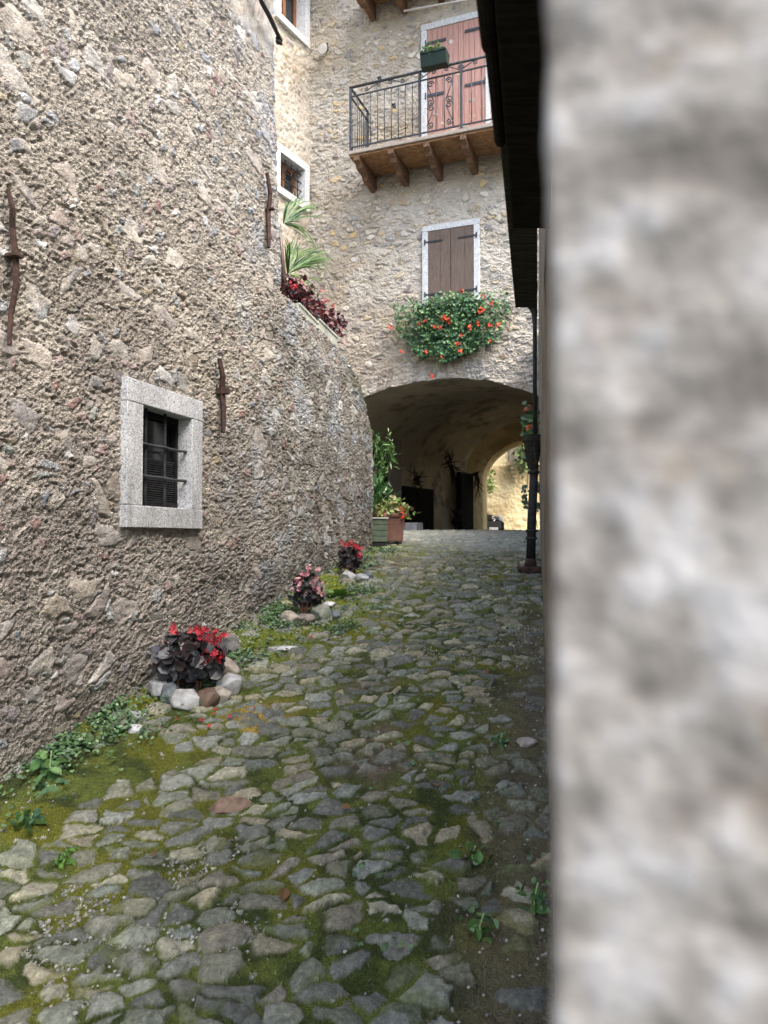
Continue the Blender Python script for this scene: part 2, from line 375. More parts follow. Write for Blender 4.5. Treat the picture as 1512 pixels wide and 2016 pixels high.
# =================================================================== SETTING: ground and cobbled path
COB = [lin(112, 116, 104), lin(98, 104, 98), lin(98, 98, 90), lin(86, 88, 84), lin(130, 124, 104), lin(138, 136, 118), lin(110, 106, 94), lin(92, 96, 84), lin(108, 110, 102), lin(82, 84, 80), lin(120, 124, 118), lin(100, 100, 86)]
def ground_surface(X, Y):
    wx = X + .028 * fbm(X * 8, Y * 8, 11, 3); wy = Y + .028 * fbm(X * 7, Y * 7, 21, 3)
    th = R(24) * np.clip(1.2 - (X + 1.2) * .7, -.3, 1)
    c, s = math.cos(R(16)), math.sin(R(16))
    a = (c * wx + s * wy) / .119; b = (-s * wx + c * wy) / .081
    bd, r, lx, ly = worley(a, b, 3, .95, .42)
    size = .069
    shrink = .045 + .09 * r[0] ** 2 + .06 * ss(-.1, .7, fbm(X * 1.1, Y * 1.1, 31, 2))
    e = (bd - shrink) * size + .006 * fbm(X * 28, Y * 28, 77, 3)
    xl = -.114 + .296 * (np.minimum(Y, 8.4) - 8); dl = X - xl
    dr = (.04 + .2035 * Y) - X
    verge = np.clip(1 - (dl - .10 - .25 * (fbm(X * 1.5, Y * 1.5, 8, 2) + .4)) / .3, 0, 1)
    soilr = np.clip(1 - (dr - .10 - .12 * fbm(X * 2, Y * 2, 9, 2)) / .25, 0, 1) * np.clip((7 - Y) / 2, 0, 1)
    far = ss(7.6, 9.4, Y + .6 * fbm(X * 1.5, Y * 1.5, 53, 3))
    gone = (r[1] < .10 + .62 * verge + .5 * soilr) & (far < .5)
    e = np.where(gone, -np.abs(e) - .004, e)
    dome = np.sqrt(np.clip(e / .024, 0, 1)); 
    hgt = (.010 + .013 * r[2]) * (1 - .3 * far)
    tilt = (r[3] - .5) * .020 * ly * 2 + (r[2] - .5) * .016 * lx * 2
    facet = .0075 * fbm(X * 20 + 50 * r[0], Y * 20, 55, 5, .6)
    m = ss(-.001, .003, e)
    st = hgt * dome + tilt * m + facet * m
    mossn = fbm(X * 1.3 + 3, Y * 1.3, 71, 4)
    soft = .006 * fbm(X * 30, Y * 30, 61, 4) + .010 * fbm(X * 5, Y * 5, 62, 3)
    # small gravel in the joints
    gb, gr, _, _ = worley(X / .016, Y / .016, 13, .9, .2)
    gpatch = ss(.5, .8, fbm(X * 2.1 + 9, Y * 2.1, 91, 3)) * (1 - far)
    speck = ((gr[0] < .012 + .5 * gpatch) & (gb > .14)) & (Y < 6.5)
    h = np.where(m > .5, st, soft * (1 - m) + .004 * speck)
    # colours (albedo only)
    sc_ = pick(COB, (r[1] * 7.7 + r[3] * 3.1) % 1.0)
    sc_ = sc_ * (.80 + .45 * r[2])[..., None]
    lich = ss(.1, .5, fbm(X * 14 + 7 * r[0], Y * 14, 44, 4))
    sc_ = mixc(sc_, sc_ * np.array([1.25, 1.25, 1.1]), lich * .6)
    sc_ = mixc(sc_, sc_ * .5, ss(.05, .5, fbm(X * 40, Y * 40, 45, 4)) * .6); sc_ = mixc(sc_, sc_ * 1.5 + .02, ss(.25, .6, fbm(X * 60, Y * 60, 43, 3)) * .6)
    left = np.clip(.6 - dl * .28, 0, 1)
    sc_ = (sc_ * .8 + .2 * lin(112, 116, 102)[None, None]) * 1.26; sc_ = mixc(sc_, sc_ * 1.3 + .015, left * (r[0] > .35))
    onm = ss(.1, .35, fbm(X * 8 + 9 * r[0], Y * 8, 46, 4) - 1.1 * dome * .4 + .45 * ss(.0, .5, mossn) - .25)
    moss = mixc(lin(92, 102, 48)[None, None], lin(60, 70, 36)[None, None], ss(-.4, .5, fbm(X * 12, Y * 12, 47, 4)))
    moss = mixc(moss, lin(104, 106, 38)[None, None], ss(.25, .6, fbm(X * 3.1, Y * 3.1, 48, 3)) * .8)
    moss = mixc(moss, lin(124, 134, 46)[None, None], np.clip(1 - (dl - .3) / .8, 0, 1) * ss(3.2, 6, Y) * .75)
    soil = mixc(lin(112, 102, 88)[None, None], lin(88, 80, 66)[None, None], ss(-.3, .4, fbm(X * 25, Y * 25, 49, 4)))
    soil = mixc(soil, lin(112, 102, 92)[None, None], soilr * .7)
    ms = np.clip(ss(-1.0, -.25, mossn + .35 * fbm(X * 6, Y * 6, 50, 3)) - soilr * .65, 0, 1)
    gap = mixc(soil, moss, ms)
    yel = ss(.0, .22, .24 - np.sqrt((X + .62) ** 2 + ((Y - 3.78) * .8) ** 2)) * ss(-.3, .3, fbm(X * 9, Y * 9, 51, 3))
    gap = mixc(gap, lin(176, 146, 74)[None, None], yel)
    gv = pick([lin(160, 160, 152), lin(140, 140, 134), lin(120, 122, 118), lin(176, 174, 166)], gr[1])
    gap = np.where(speck[..., None], gv, gap)
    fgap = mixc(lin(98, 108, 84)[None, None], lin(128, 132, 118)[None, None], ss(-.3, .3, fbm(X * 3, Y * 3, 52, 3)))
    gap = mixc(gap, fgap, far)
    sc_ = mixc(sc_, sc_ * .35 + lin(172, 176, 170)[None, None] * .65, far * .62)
    sc_ = mixc(sc_, moss, onm * (1 - .8 * far) * .55)
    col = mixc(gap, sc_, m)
    fine = np.clip(1.0 - m * .45, 0, 1)
    return h, np.clip(col, 0.004, 1), fine, m, ms * (1 - m), gpatch
# path: a sheet between the walls, fine near the camera and coarser further away
ny = 1080; nx = 620
ys = 1.0 * (13.6 / 1.0) ** (np.linspace(0, 1, ny))
xl = np.where(ys < 8, -.114 + .296 * (ys - 8) - .10, 0); xl = np.where(ys >= 8, np.interp(ys, [8, 8.6, 9.5, 14], [-.214, -.9, -1.6, -2.2]), xl)
xr = np.where(ys < 11, .04 + .2035 * ys + .06, .04 + .2035 * 11 + .06 + (ys - 11) * .6)
tt = np.linspace(0, 1, nx)
GX = xl[:, None] * (1 - tt) + xr[:, None] * tt; GY = np.repeat(ys[:, None], nx, 1)
gh, gc, gf, gm, gmoss, ggrav = ground_surface(GX, GY)
GZ = gz(GX, GY) + gh
path = gridmesh('cobbled_path', np.stack([GX, GY, GZ], -1), gc, M_ground, fine=gf, loc=(0, 6, -.5))
setp(path, 'mossy cobblestone path climbing between the rough stone walls', 'path', kind='structure')
# the ground sheet under and around everything
gxs = np.concatenate([np.linspace(-60, -4, 30), np.linspace(-3.8, 6, 40), np.linspace(6.5, 60, 30)]); gys = np.concatenate([np.linspace(-60, 0, 25), np.linspace(.4, 26, 70), np.linspace(27, 70, 20)])
QX, QY = np.meshgrid(gxs, gys); QZ = gz(QX, QY) - .045 - .10 * ss(14.5, 12.9, QY)
gcol = mixc(lin(128, 122, 108)[None, None] * np.ones(QX.shape + (3,)), lin(96, 96, 80)[None, None], ss(-.3, .3, fbm(QX, QY, 3, 3)))
g0 = gridmesh('ground', np.stack([QX, QY, QZ], -1), gcol, M_ground, fine=np.ones(QX.shape), loc=(0, 0, -1))
setp(g0, 'packed earth and stone ground under and beyond the lane', 'ground', kind='structure')

# =================================================================== rough stone wall surfaces
STN = [lin(166, 170, 170), lin(146, 150, 153), lin(156, 140, 136), lin(136, 130, 130), lin(126, 131, 138), lin(158, 150, 145), lin(140, 118, 112), lin(148, 152, 148), lin(190, 192, 190), lin(172, 168, 158), lin(150, 140, 120)]
def surf_left(a, z):
    aw = a + .05 * fbm(a * 5, z * 5, 101, 3); zw = z + .05 * fbm(a * 5, z * 5, 111, 3)
    c, s = math.cos(R(-7)), math.sin(R(-7))
    p, q = (c * aw + s * zw) / .205, (-s * aw + c * zw) / .135
    bd, r, lx, ly = worley(p, q, 23, .95, .35)
    cover = .13 + .22 * r[0] + .10 * fbm(a * 1.2, z * 1.2, 121, 2)
    e = np.where(r[1] < .42, bd - cover, -.1) * .17
    e = e + .014 * fbm(a * 20, z * 20, 131, 4)
    m = ss(-.002, .008, e)
    # second, smaller family of chips
    bd2, r2, _, _ = worley((aw + 5) / .085, (zw + 3) / .06, 29, .95, .3)
    e2 = np.where(r2[1] < .30, bd2 - .12 - .2 * r2[0], -.1) * .07 + .004 * fbm(a * 40, z * 40, 133, 2)
    m2 = ss(-.001, .003, e2) * (1 - m)
    big = .018 * fbm(a * 1.1, z * 1.4, 141, 3) + .009 * fbm(a * 4, z * 6, 143, 3)
    g1 = fbm(a * 46, z * 58, 151, 3, .75); g2 = fbm(a * 90, z * 110, 161, 2)
    grain = .0072 * g1 + .0055 * g2 - .012 * ss(.30, .75, fbm(a * 30, z * 38, 171, 3)) 
    stone = .000 + .005 * np.sqrt(np.clip(e / .05, 0, 1)) + .008 * (r[2] - .5) + .004 * fbm(a * 18 + 9 * r[0], z * 30, 181, 4) - .006 * ss(.004, -.004, np.abs(e) - .002)
    lim = fbm(a * 2.2, z * 3.0, 191, 4)
    d = big + grain * (1 - .85 * m) * (1 - .5 * m2) + stone * m + .007 * m2 - .005 * ss(.008, 0, np.abs(e))
    pinkish = ss(-.6, 1.2, 1.2 - z + .5 * lim + .15 * a * 0)
    up = mixc(lin(194, 187, 174)[None, None], lin(176, 169, 157)[None, None], ss(-.5, .5, lim))
    lo = mixc(lin(188, 181, 171)[None, None], lin(165, 158, 150)[None, None], ss(-.5, .5, lim))
    mort = mixc(up, lo, pinkish)
    mort = mixc(mort, lin(214, 208, 194)[None, None], ss(.1, .6, fbm(a * 7, z * 9, 201, 4)) * .45)
    # greyer, bluish lichened stretch towards the end of the wall
    grey = ss(-3.3, -1.8, a + .5 * lim) * ss(2.2, 1.4, z)
    mort = mixc(mort, mixc(lin(176, 176, 170)[None, None], lin(126, 124, 118)[None, None], ss(-.4, .4, fbm(a * 8, z * 8, 211, 4))), grey * .75)
    sc_ = pick(STN, (r[3] * 5.3 + r[0]) % 1.0) * (.62 + .40 * r[2])[..., None]; sc_ = sc_ * .75 + .25 * sc_.mean(-1, keepdims=True); sc_ = mixc(sc_, mort, np.clip(.9 - 1.3 * r[0], .1, .6))
    sc_ = mixc(sc_, sc_ * .6, ss(.1, .6, fbm(a * 16 + 30 * r[0], z * 26, 221, 4)) * .6)
    sc_ = mixc(sc_, mort, ss(.1, .55, fbm(a * 13, z * 13, 231, 3)) * .75)
    s2 = pick(STN, r2[2]) * 1.1
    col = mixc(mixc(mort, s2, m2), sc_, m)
    lic = ss(.12, .5, fbm(a * 5 + 7, z * 5, 261, 4)) * ss(-3.8, -2.2, a) * (1 - .5 * m)
    col = mixc(col, lin(184, 190, 196)[None, None], lic * .7)
    algae = ss(-.1, .5, fbm(a * 2.5, z * 1.0, 241, 4) + ss(.9, 1.7, z) - .5) * ss(-1.9, -.6, a) * .8
    col = mixc(col, lin(86, 88, 58)[None, None], algae * .7 * (fbm(a * 20, z * 10, 251, 3) > -.2))
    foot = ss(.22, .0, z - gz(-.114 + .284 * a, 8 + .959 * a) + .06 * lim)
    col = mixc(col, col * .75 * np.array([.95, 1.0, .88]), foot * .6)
    fine = 1 - .7 * m - .4 * m2
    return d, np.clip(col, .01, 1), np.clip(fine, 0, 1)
AC = -2.33                          # where the building ends and the lower wall goes on
def wall_mesh(name, parent, a, zb, zt, nv, pathfn, mat_, cut=None, zpow=1.0, over=0, surf=surf_left, vdist=None):
    v = np.linspace(0, 1, nv) if vdist is None else vdist
    A = np.repeat(a[None, :], len(v), 0)
    Z = zb[None, :] + (zt - zb)[None, :] * v[:, None]
    d, c, f = surf(A, Z)
    P = pathfn(A, Z, d)
    if over:
        # top of the wall, running back
        k = np.linspace(0, 1, 14)[1:, None]
        At = np.repeat(a[None, :], 13, 0); Zt = np.repeat(zt[None, :], 13, 0)
        dt, ct, ft = surf(At + 3.3 * k, Zt + k * .35)
        dd = d[-1][None, :] * (1 - k) - k * over + dt * .6 * k
        Pt = pathfn(At, Zt - .05 * k ** 2 + .03 * np.sin(k * 3.14) + dt * .5 * k, dd)
        P = np.concatenate([P, Pt]); c = np.concatenate([c, ct]); f = np.concatenate([f, ft])
    mask = None
    if cut is not None:
        inside = np.zeros(A.shape, bool)
        for (a0, a1, z0, z1) in cut: inside |= (A > a0) & (A < a1) & (Z > z0) & (Z < z1)
        q = inside[:-1, :-1] & inside[1:, :-1] & inside[:-1, 1:] & inside[1:, 1:]
        mask = np.ones((P.shape[0] - 1, P.shape[1] - 1), bool); mask[:q.shape[0], :] &= ~q
    return gridmesh(name, P, c, mat_, parent, mask=mask, fine=f)
def path_left_building(A, Z, d):
    lean = -.14 * ss(1.9, 4.2, Z) * ss(-5.5, AC, np.minimum(A, AC))     # the far edge leans with height
    r = .10; t = np.clip((A - (AC - r)) / r, 0, 1) * (math.pi / 2 * 1.0)
    # straight, quarter turn, then straight back behind
    e = np.maximum(A - AC, 0)
    u = np.minimum(A, AC - r) + r * np.sin(t) + lean; n = -r * (1 - np.cos(t)) - e
    nn_u, nn_n = np.sin(t), np.cos(t)
    return LW.arr(u + nn_u * d, Z, n + nn_n * d)
def path_ret(A, Z, d):
    d = d - .03 * ss(AC - .12, AC - .22, A)
    r = .34; S = -.08; L = r * 2.05
    t = np.clip((A - S) / r, 0, 2.05)
    e = np.maximum(A - S - L, 0)
    u = np.minimum(A, S) + r * np.sin(t) + e * math.cos(2.05); n = -r * (1 - np.cos(t)) - e * math.sin(2.05)
    return LW.arr(u + np.sin(t) * d, Z, n + np.cos(t) * d)
# column spacing follows how large the wall shows
ua = []; u = -9.4
while u < AC:
    ua.append(u); yy = max(8 + .959 * u, 1.3); u += max(.0036, .0019 * yy * (1 + .12 * yy) * .62) if yy > 2.0 else .03
a_b = np.array(ua + list(np.linspace(AC, AC + 3.0, 60)))
vz = np.concatenate([np.linspace(0, .72, 980), np.linspace(.72, 1, 60)[1:]])
left_b = thing('stone_house', tuple(LW.p(-4.5, -.8)), 'tall roughcast stone house with small barred granite window, along the lane', 'house')
# ---- the small barred window: positions from the photograph
wu0, wz1 = LW.pix(252, 741, .036); wu1, _ = LW.pix(400, 783, .036); _, wz0 = LW.pix(252, 1038, .036)
ou0, oz1a = LW.pix(283, 797, .036); ou1, _ = LW.pix(379, 822, .036); _, oz0 = LW.pix(283, 995, .036); oz1 = oz1a
ab_ = np.minimum(a_b, AC); zb = gz(-.114 + .284 * ab_, 8 + .959 * ab_) - .25
wall_mesh('house_wall', left_b, a_b, zb, np.full(len(a_b), 5.3), 0, path_left_building, M_wall,
          cut=[(ou0 - .015, ou1 + .015, oz0 - .015, oz1 + .015)], vdist=vz)
wf = MB(); nP, nB = .036, -.10
LW.box(wf, wu0, wu1, oz1 + .002, wz1, nB, nP)
LW.box(wf, wu0, wu1, wz0, oz0 - .002, nB, nP + .003)
LW.box(wf, wu0, ou0, oz0, oz1, nB, nP)
LW.box(wf, ou1, wu1, oz0, oz1, nB, nP)
win = wf.build('window_frame', M_granite, left_b, bevel=.004)
setp(win, 'speckled grey granite surround of the small barred window')
g = MB(); LW.box(g, ou0 - .05, ou1 + .05, oz0 - .05, oz1 + .05, -.105, -.095); g.build('pane', M_glass, win)
g = MB()
for u_ in (ou0 + .002, ou1 - .002): LW.box(g, u_ - .022, u_ + .022, oz0, oz1, -.080, -.060)
LW.box(g, ou0, ou1, oz0, oz0 + .03, -.078, -.058); LW.box(g, ou0, ou1, oz1 - .03, oz1, -.078, -.058); g.build('sash', M_dark, win)
g = MB(); zc = oz0 + .03
while zc < oz0 + .52 * (oz1 - oz0): LW.box(g, ou0, ou1, zc, zc + .006, -.077, -.068); zc += .0125
g.build('louvre_panel', M_black, win)
for fz in (.305, .63):
    g = MB(); zz = oz0 + fz * (oz1 - oz0)
    g.tube([LW.p(ou0 - .02 + k * (ou1 - ou0 + .06) / 8, zz + .002 * math.sin(k * 2), -.005) for k in range(9)], .0085); g.build('horizontal_bar', M_iron, win, smooth=True)
for fu in (.22, .60):
    g = MB(); uu = ou0 + fu * (ou1 - ou0)
    g.tube([LW.p(uu + .001 * math.sin(k * 3), oz0 - .01 + k * (oz1 - oz0 + .02) / 8, -.023) for k in range(9)], .0085); g.build('vertical_bar', M_black, win, smooth=True)
# iron wall anchors
def anchor(pts, wdt, wedge, mt, label, n=.03):
    g = MB(); q = [LW.pix(x, y, n) for x, y in pts]
    m = len(q)
    P3 = [LW.p(u, z, n + .012 * math.sin(i * 2.1)) for i, (u, z) in enumerate(q)]
    rr = [wdt * (.75 + .5 * math.sin(3.14 * (i + .5) / m)) for i in range(m)]
    g.tube(P3, rr, 5)
    for x, y, su, sz in wedge:
        u, z = LW.pix(x, y, n); LW.box(g, u - su, u + su, z - sz, z + sz, -.02, n + .035)
    o = g.build('wall_anchor', mt, left_b, bevel=.002); o['label'] = label; return o
anchor([(15, 372), (20, 410), (28, 450), (30, 500), (28, 560), (25, 620), (18, 680)], .012, [(26, 504, .022, .007)], M_rust, 'long rusty iron anchor bar with a cross peg')
anchor([(432, 706), (436, 740), (440, 770), (440, 800), (437, 852)], .017, [(440, 770, .022, .02)], M_rust, 'short thick rusty iron anchor')
anchor([(526, 340), (530, 380), (531, 420), (529, 455), (527, 488)], .016, [(531, 412, .02, .006)], M_rust, 'thin rusty iron anchor near the house corner')
g = MB(); cp = [LW.pix(x, y, .06) for x, y in [(500, -40), (512, 0), (528, 30), (540, 55), (552, 82)]]
g.tube([LW.p(u, z, .07) for u, z in cp], [.012, .012, .014, .012, .010], 6); g.tube([LW.p(u + .03, z, .055) for u, z in cp], .012, 6)
u, z = LW.pix(553, 78, .07); g.lathe(LW.p(u, z, .05), [(.018, -.025), (.024, -.012), (.015, 0), (.024, .012), (.018, .025)], 12)
g.build('power_cable', M_black, left_b, smooth=True)
# roof of the house, out of the picture
g = MB(); LW.box(g, -9.6, AC - .2, 5.32, 5.45, -5, .1); g.build('roof', M_roof, left_b)
g = MB(); LW.box(g, -9.4, -9.2, -3, 5.3, -5, -.04); LW.box(g, -9.2, AC - .2, -3, 5.3, -5, -4.8); g.build('rear_wall', M_beige, left_b)

# ---- lower retaining wall with rounded end
rt = thing('retaining_wall', tuple(LW.p(-1.2, -.3)), 'low lichened stone wall with sloping top continuing from the house', 'wall')
a_r = np.concatenate([np.linspace(AC - .24, .62, 420), np.linspace(.63, 4.4, 80)])
tops = [LW.pix(x, y) for x, y in [(568, 588), (600, 622), (640, 655), (665, 683), (690, 715), (705, 745), (715, 780), (724, 815), (731, 850)]]
ta = np.array([AC - .24] + [t[0] for t in tops] + [.45, .9, 4.5]); tz = np.array([tops[0][1]] + [t[1] for t in tops] + [.98, 1.1, 1.5])
o_ = np.argsort(ta); zt = np.interp(a_r, ta[o_], tz[o_])
zb = gz(-.114 + .284 * np.minimum(a_r, 0), 8 + .959 * np.minimum(a_r, 0)) - .25
wall_mesh('wall_face', rt, a_r, zb, zt, 560, path_ret, M_wall, over=.42)
g = MB(); LW.box(g, AC - .1, .1, -.6, 1.45, -4.5, -.5)
g.build('terrace_fill', M_soil, rt)
# =================================================================== arched house (facade, vault, wing)
ah = thing('arched_house', tuple(FA.p(0, .1)), 'stone house spanning the lane over a dark vaulted archway, with shutters and balconies', 'house')
STF = [lin(204, 196, 176), lin(176, 168, 152), lin(152, 152, 150), lin(196, 180, 148), lin(140, 138, 140), lin(188, 186, 180), lin(170, 150, 122), lin(210, 206, 194), lin(128, 122, 120)]
def surf_fac(a, z, seed=300, ang=4):
    aw = a + .03 * fbm(a * 8, z * 8, seed + 1, 3); zw = z + .03 * fbm(a * 8, z * 8, seed + 4, 3)
    c, s = math.cos(R(ang)), math.sin(R(ang))
    p, q = (c * aw + s * zw) / .150, (-s * aw + c * zw) / .082
    bd, r, lx, ly = worley(p, q, seed % 97, .95, .35)
    up = ss(4.0, 5.6, z + .3 * fbm(a * .8, z * .8, seed + 9, 2)) * ss(8.6, 7.0, z)
    cov = .10 + .20 * r[0] + .10 * fbm(a * 1.5, z * 1.5, seed + 7, 3)
    e = np.where(r[1] < .60, bd - cov, -.1) * .10 + .005 * fbm(a * 30, z * 30, seed + 11, 3)
    m = ss(-.002, .005, e)
    d = .025 * fbm(a * 1.1, z * 1.1, seed + 13, 3) + .014 * fbm(a * 6, z * 9, seed + 15, 3) + .013 * fbm(a * 17, z * 32, seed + 17, 4, .6) * (1 - .5 * m) \
        + m * (.010 + .012 * (r[2] - .3)) - .010 * ss(.010, 0, np.abs(e + .004))
    lim = fbm(a * 1.4, z * 1.4, seed + 19, 4)
    mort = mixc(lin(196, 189, 176)[None, None], lin(174, 164, 149)[None, None], ss(-.5, .6, lim))
    mort = mixc(mort, lin(172, 157, 132)[None, None], ss(.1, .5, fbm(a * 1.2, z * .9, seed + 23, 3)) * .45)
    sc_ = pick(STF, (r[3] * 3.7 + r[0]) % 1.0) * (.75 + .35 * r[2])[..., None]
    och = (r[3] > .95) & (z > 3.6); sc_ = np.where(och[..., None], lin(204, 178, 124), sc_)
    pur = (r[3] < .07) & (z < 4.2); sc_ = np.where(pur[..., None], lin(120, 110, 114), sc_)
    sc_ = mixc(sc_, mort, ss(-.1, .5, fbm(a * 20, z * 24, seed + 27, 3)))
    col = mixc(mort, sc_, m * .85)
    return d, np.clip(col, .01, 1), np.clip(1 - .6 * m, 0, 1)
ACx, AA, AB, AZ = -.20, 2.30, 1.40, 1.07             # arch: centre, half width, rise, springing height
uu = np.linspace(-2.44, 1.62, 560)
za = AZ + AB * np.sqrt(np.clip(1 - ((uu - ACx) / AA) ** 2, 0, 1)) + .022 * fbm(uu * 5, uu * 0 + 3, 7, 3)
nv = 900; v = np.linspace(0, 1, nv) ** 1.0
Z = za[None] + (9.4 - za)[None] * v[:, None]; A = np.repeat(uu[None], nv, 0)
d, c, f = surf_fac(A, Z)
# rough voussoirs round the arch
ra = Z - za[None]; vs = ss(.34, .30, ra) * (ra > 0)
bdv, rv, _, _ = worley((A + .25 * (Z - 2) * (A - ACx)) / .13, ra / .45 + .2, 51, .7, .2)
mv = vs * ss(.08, .14, bdv) * (rv[1] < .55)
c = mixc(c, pick([lin(196, 190, 178), lin(168, 166, 160), lin(184, 196, 204), lin(150, 140, 126)], rv[0]), mv * .8); d = d + .012 * mv
P = FA.arr(A, Z, d)
gridmesh('facade_wall', P, c, M_fac, ah, fine=f)
# vault: rings from the front arch to the rear arch
NR, NC = 150, 330
def ring_front(s):
    # s in 0..1 from the ground on the left over the crown to the ground on the right
    pts = []
    for t in s:
        if t < .2: u, z = ACx - AA, -.2 + (AZ + .2) * t / .2
        elif t > .8: u, z = ACx + AA, -.2 + (AZ + .2) * (1 - t) / .2
        else:
            an = math.pi * (1 - (t - .2) / .6); u, z = ACx + AA * math.cos(an), AZ + AB * math.sin(an)
        if abs(t - .5) < .3:
            z += .022 * float(fbm(np.array([u * 5.]), np.array([3.]), 7, 3)[0])
        pts.append(tuple(FA.p(u, z, .006)))
    return np.array(pts)
rB = Vector((.95, -.31, 0)).normalized(); nB_ = Vector((.31, .95, 0)).normalized(); cB = Vector((2.1, 18, 0)) + rB * 1.6
def ring_back(s, hw, sp, rise, off):
    pts = []
    for t in s:
        if t < .2: x, z = -hw, -.45 + (sp + .45) * t / .2
        elif t > .8: x, z = hw, -.45 + (sp + .45) * (1 - t) / .2
        else:
            an = math.pi * (1 - (t - .2) / .6); x, z = hw * math.cos(an), sp + rise * math.sin(an)
        q = cB + rB * x + nB_ * off; pts.append((q.x, q.y, z))
    return np.array(pts)
sr = np.linspace(0, 1, NC)
R0 = ring_front(sr); R1 = ring_back(sr, 1.75, 1.50, 1.30, 0); R2_ = ring_back(sr, 1.46, 1.40, 1.02, .62); R3 = ring_back(sr, 1.50, 1.42, 1.05, 1.5)
tv = np.linspace(0, 1, NR)[:, None, None]
V1 = R0[None] * (1 - tv) + R1[None] * tv
V1[..., 2] += (.12 * np.sin(np.pi * tv[..., 0]) * np.sin(np.pi * sr)[None])
lunette = ss(.62, .9, tv[..., 0]) * ss(.40, .30, np.abs(sr - .30)[None] + .22)       # shallow groin above the side door
def ringnormal(P):
    du = np.gradient(P, axis=0); dv = np.gradient(P, axis=1); n = np.cross(dv, du); return n / (np.linalg.norm(n, axis=-1, keepdims=True) + 1e-9)
def vault_piece(name, P, seed, dark):
    L1 = np.cumsum(np.concatenate([np.zeros((1, P.shape[1])), np.linalg.norm(np.diff(P, axis=0), axis=-1)]), 0)
    L2 = np.cumsum(np.concatenate([np.zeros((P.shape[0], 1)), np.linalg.norm(np.diff(P, axis=1), axis=-1)], 1), 1)
    d = .030 * fbm(L1 * 1.6, L2 * 1.6, seed, 3) + .014 * fbm(L1 * 7, L2 * 12, seed + 3, 4) + .006 * fbm(L1 * 30, L2 * 40, seed + 5, 3)
    edge = ss(0, .25, L1) * ss(0, .2, L1[-1:] - L1)
    n = ringnormal(P); ctr = P.mean(axis=1, keepdims=True); sg = np.sign(((ctr - P) * n).sum(-1, keepdims=True))
    Q = P + n * sg * (d * edge)[..., None]
    lim = fbm(L1 * 1.3, L2 * 1.3, seed + 7, 4)
    if dark:      # darker grey render over the crown, fading to the rear; ochre lime on the side walls
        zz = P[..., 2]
        crown_grey = ss(1.15, 2.1, zz + .25 * lim) * ss(5.5, 3.0, L1 + lim * .5)
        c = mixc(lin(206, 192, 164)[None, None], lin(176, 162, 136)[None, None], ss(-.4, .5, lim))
        c = mixc(c, lin(142, 134, 120)[None, None], crown_grey * .85)
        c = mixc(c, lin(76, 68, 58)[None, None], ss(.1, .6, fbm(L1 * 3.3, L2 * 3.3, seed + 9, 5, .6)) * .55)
    else:
        c = mixc(lin(206, 184, 132)[None, None], lin(176, 152, 106)[None, None], ss(-.4, .5, lim))
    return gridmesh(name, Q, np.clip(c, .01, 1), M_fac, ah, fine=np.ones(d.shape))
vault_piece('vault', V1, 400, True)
t2 = np.linspace(0, 1, 24)[:, None, None]
V2 = np.concatenate([R1[None] * (1 - t2) + R2_[None] * t2, R2_[None] * (1 - t2[1:]) + R3[None] * t2[1:]])
vault_piece('rear_arch', V2, 430, False)
# upper floors over the vault
g = MB(); pA = [FA.p(-2.6, 3.0, -.25), FA.p(3.2, 3.0, -.25), Vector((6.5, 16.5, 3.0)), Vector((-.6, 20.2, 3.0))]
g.prism([tuple(q) for q in pA], (0, 0, 6.3)); g.build('upper_floors', M_beige, ah)
g = MB(); FA.box(g, -3.2, 3.6, 9.42, 9.6, -9, .5); g.build('roof', M_roof, ah)
g = MB(); q = cB - rB * 1.8; q2 = cB - rB * 4.5
g.prism([(q.x - .02, q.y + .1, -.5), (q2.x, q2.y + .1, -.5), (q2.x, q2.y + .1, 6), (q.x - .02, q.y + .1, 6)], tuple(nB_ * 1.3))
q = cB + rB * 1.85; q2 = cB + rB * 4.5
g.prism([(q.x, q.y + .1, -.5), (q2.x, q2.y + .1, -.5), (q2.x, q2.y + .1, 6), (q.x, q.y + .1, 6)], tuple(nB_ * 1.3))
g.prism([(cB.x - rB.x * 1.85, cB.y - rB.y * 1.85 + .1, 2.95), (cB.x + rB.x * 1.85, cB.y + rB.y * 1.85 + .1, 2.95), (cB.x + rB.x * 1.85, cB.y + rB.y * 1.85 + .1, 6), (cB.x - rB.x * 1.85, cB.y - rB.y * 1.85 + .1, 6)], tuple(nB_ * 1.3))
g.build('rear_wall', M_beige, ah)
for x0_, x1_ in ((-3.0, -2.42), (2.12, 2.7)): g = MB(); FA.box(g, x0_, x1_, -.5, 3.2, -2.5, -.02); g.build('side_pier', M_beige, ah)
# side wing (W2) with two windows
wa = np.concatenate([np.linspace(-2.6, -.9, 60), np.linspace(-.9, .02, 170)[1:]]); 
def wfr(p0, p1):
    return W2.pix(*p0), W2.pix(*p1)
wr = W2.pix(606, 200)[0]                  # outer edge of the frames
lo_b = W2.pix(606, 420)[1]; lo_t = W2.pix(606, 328)[1]; up_b = W2.pix(606, 98)[1]
WH = [(wr - .92, wr, lo_b, lo_t), (wr - .92, wr, up_b, up_b + 1.1)]
FWD = .13
nvw = 360; vv = np.linspace(0, 1, nvw)
AW = np.repeat(wa[None], nvw, 0); ZW = 1.0 + (9.4 - 1.0) * np.repeat(vv[:, None], len(wa), 1)
d, c, f = surf_fac(AW + 9, ZW, 340, 0)
inside = np.zeros(AW.shape, bool)
for (a0, a1, z0, z1) in WH: inside |= (AW > a0 + .05) & (AW < a1 - .05) & (ZW > z0 + .05) & (ZW < z1 - .05)
q = ~(inside[:-1, :-1] & inside[1:, :-1] & inside[:-1, 1:] & inside[1:, 1:])
gridmesh('wing_wall', W2.arr(AW, ZW, d), c, M_fac, ah, mask=q, fine=f)
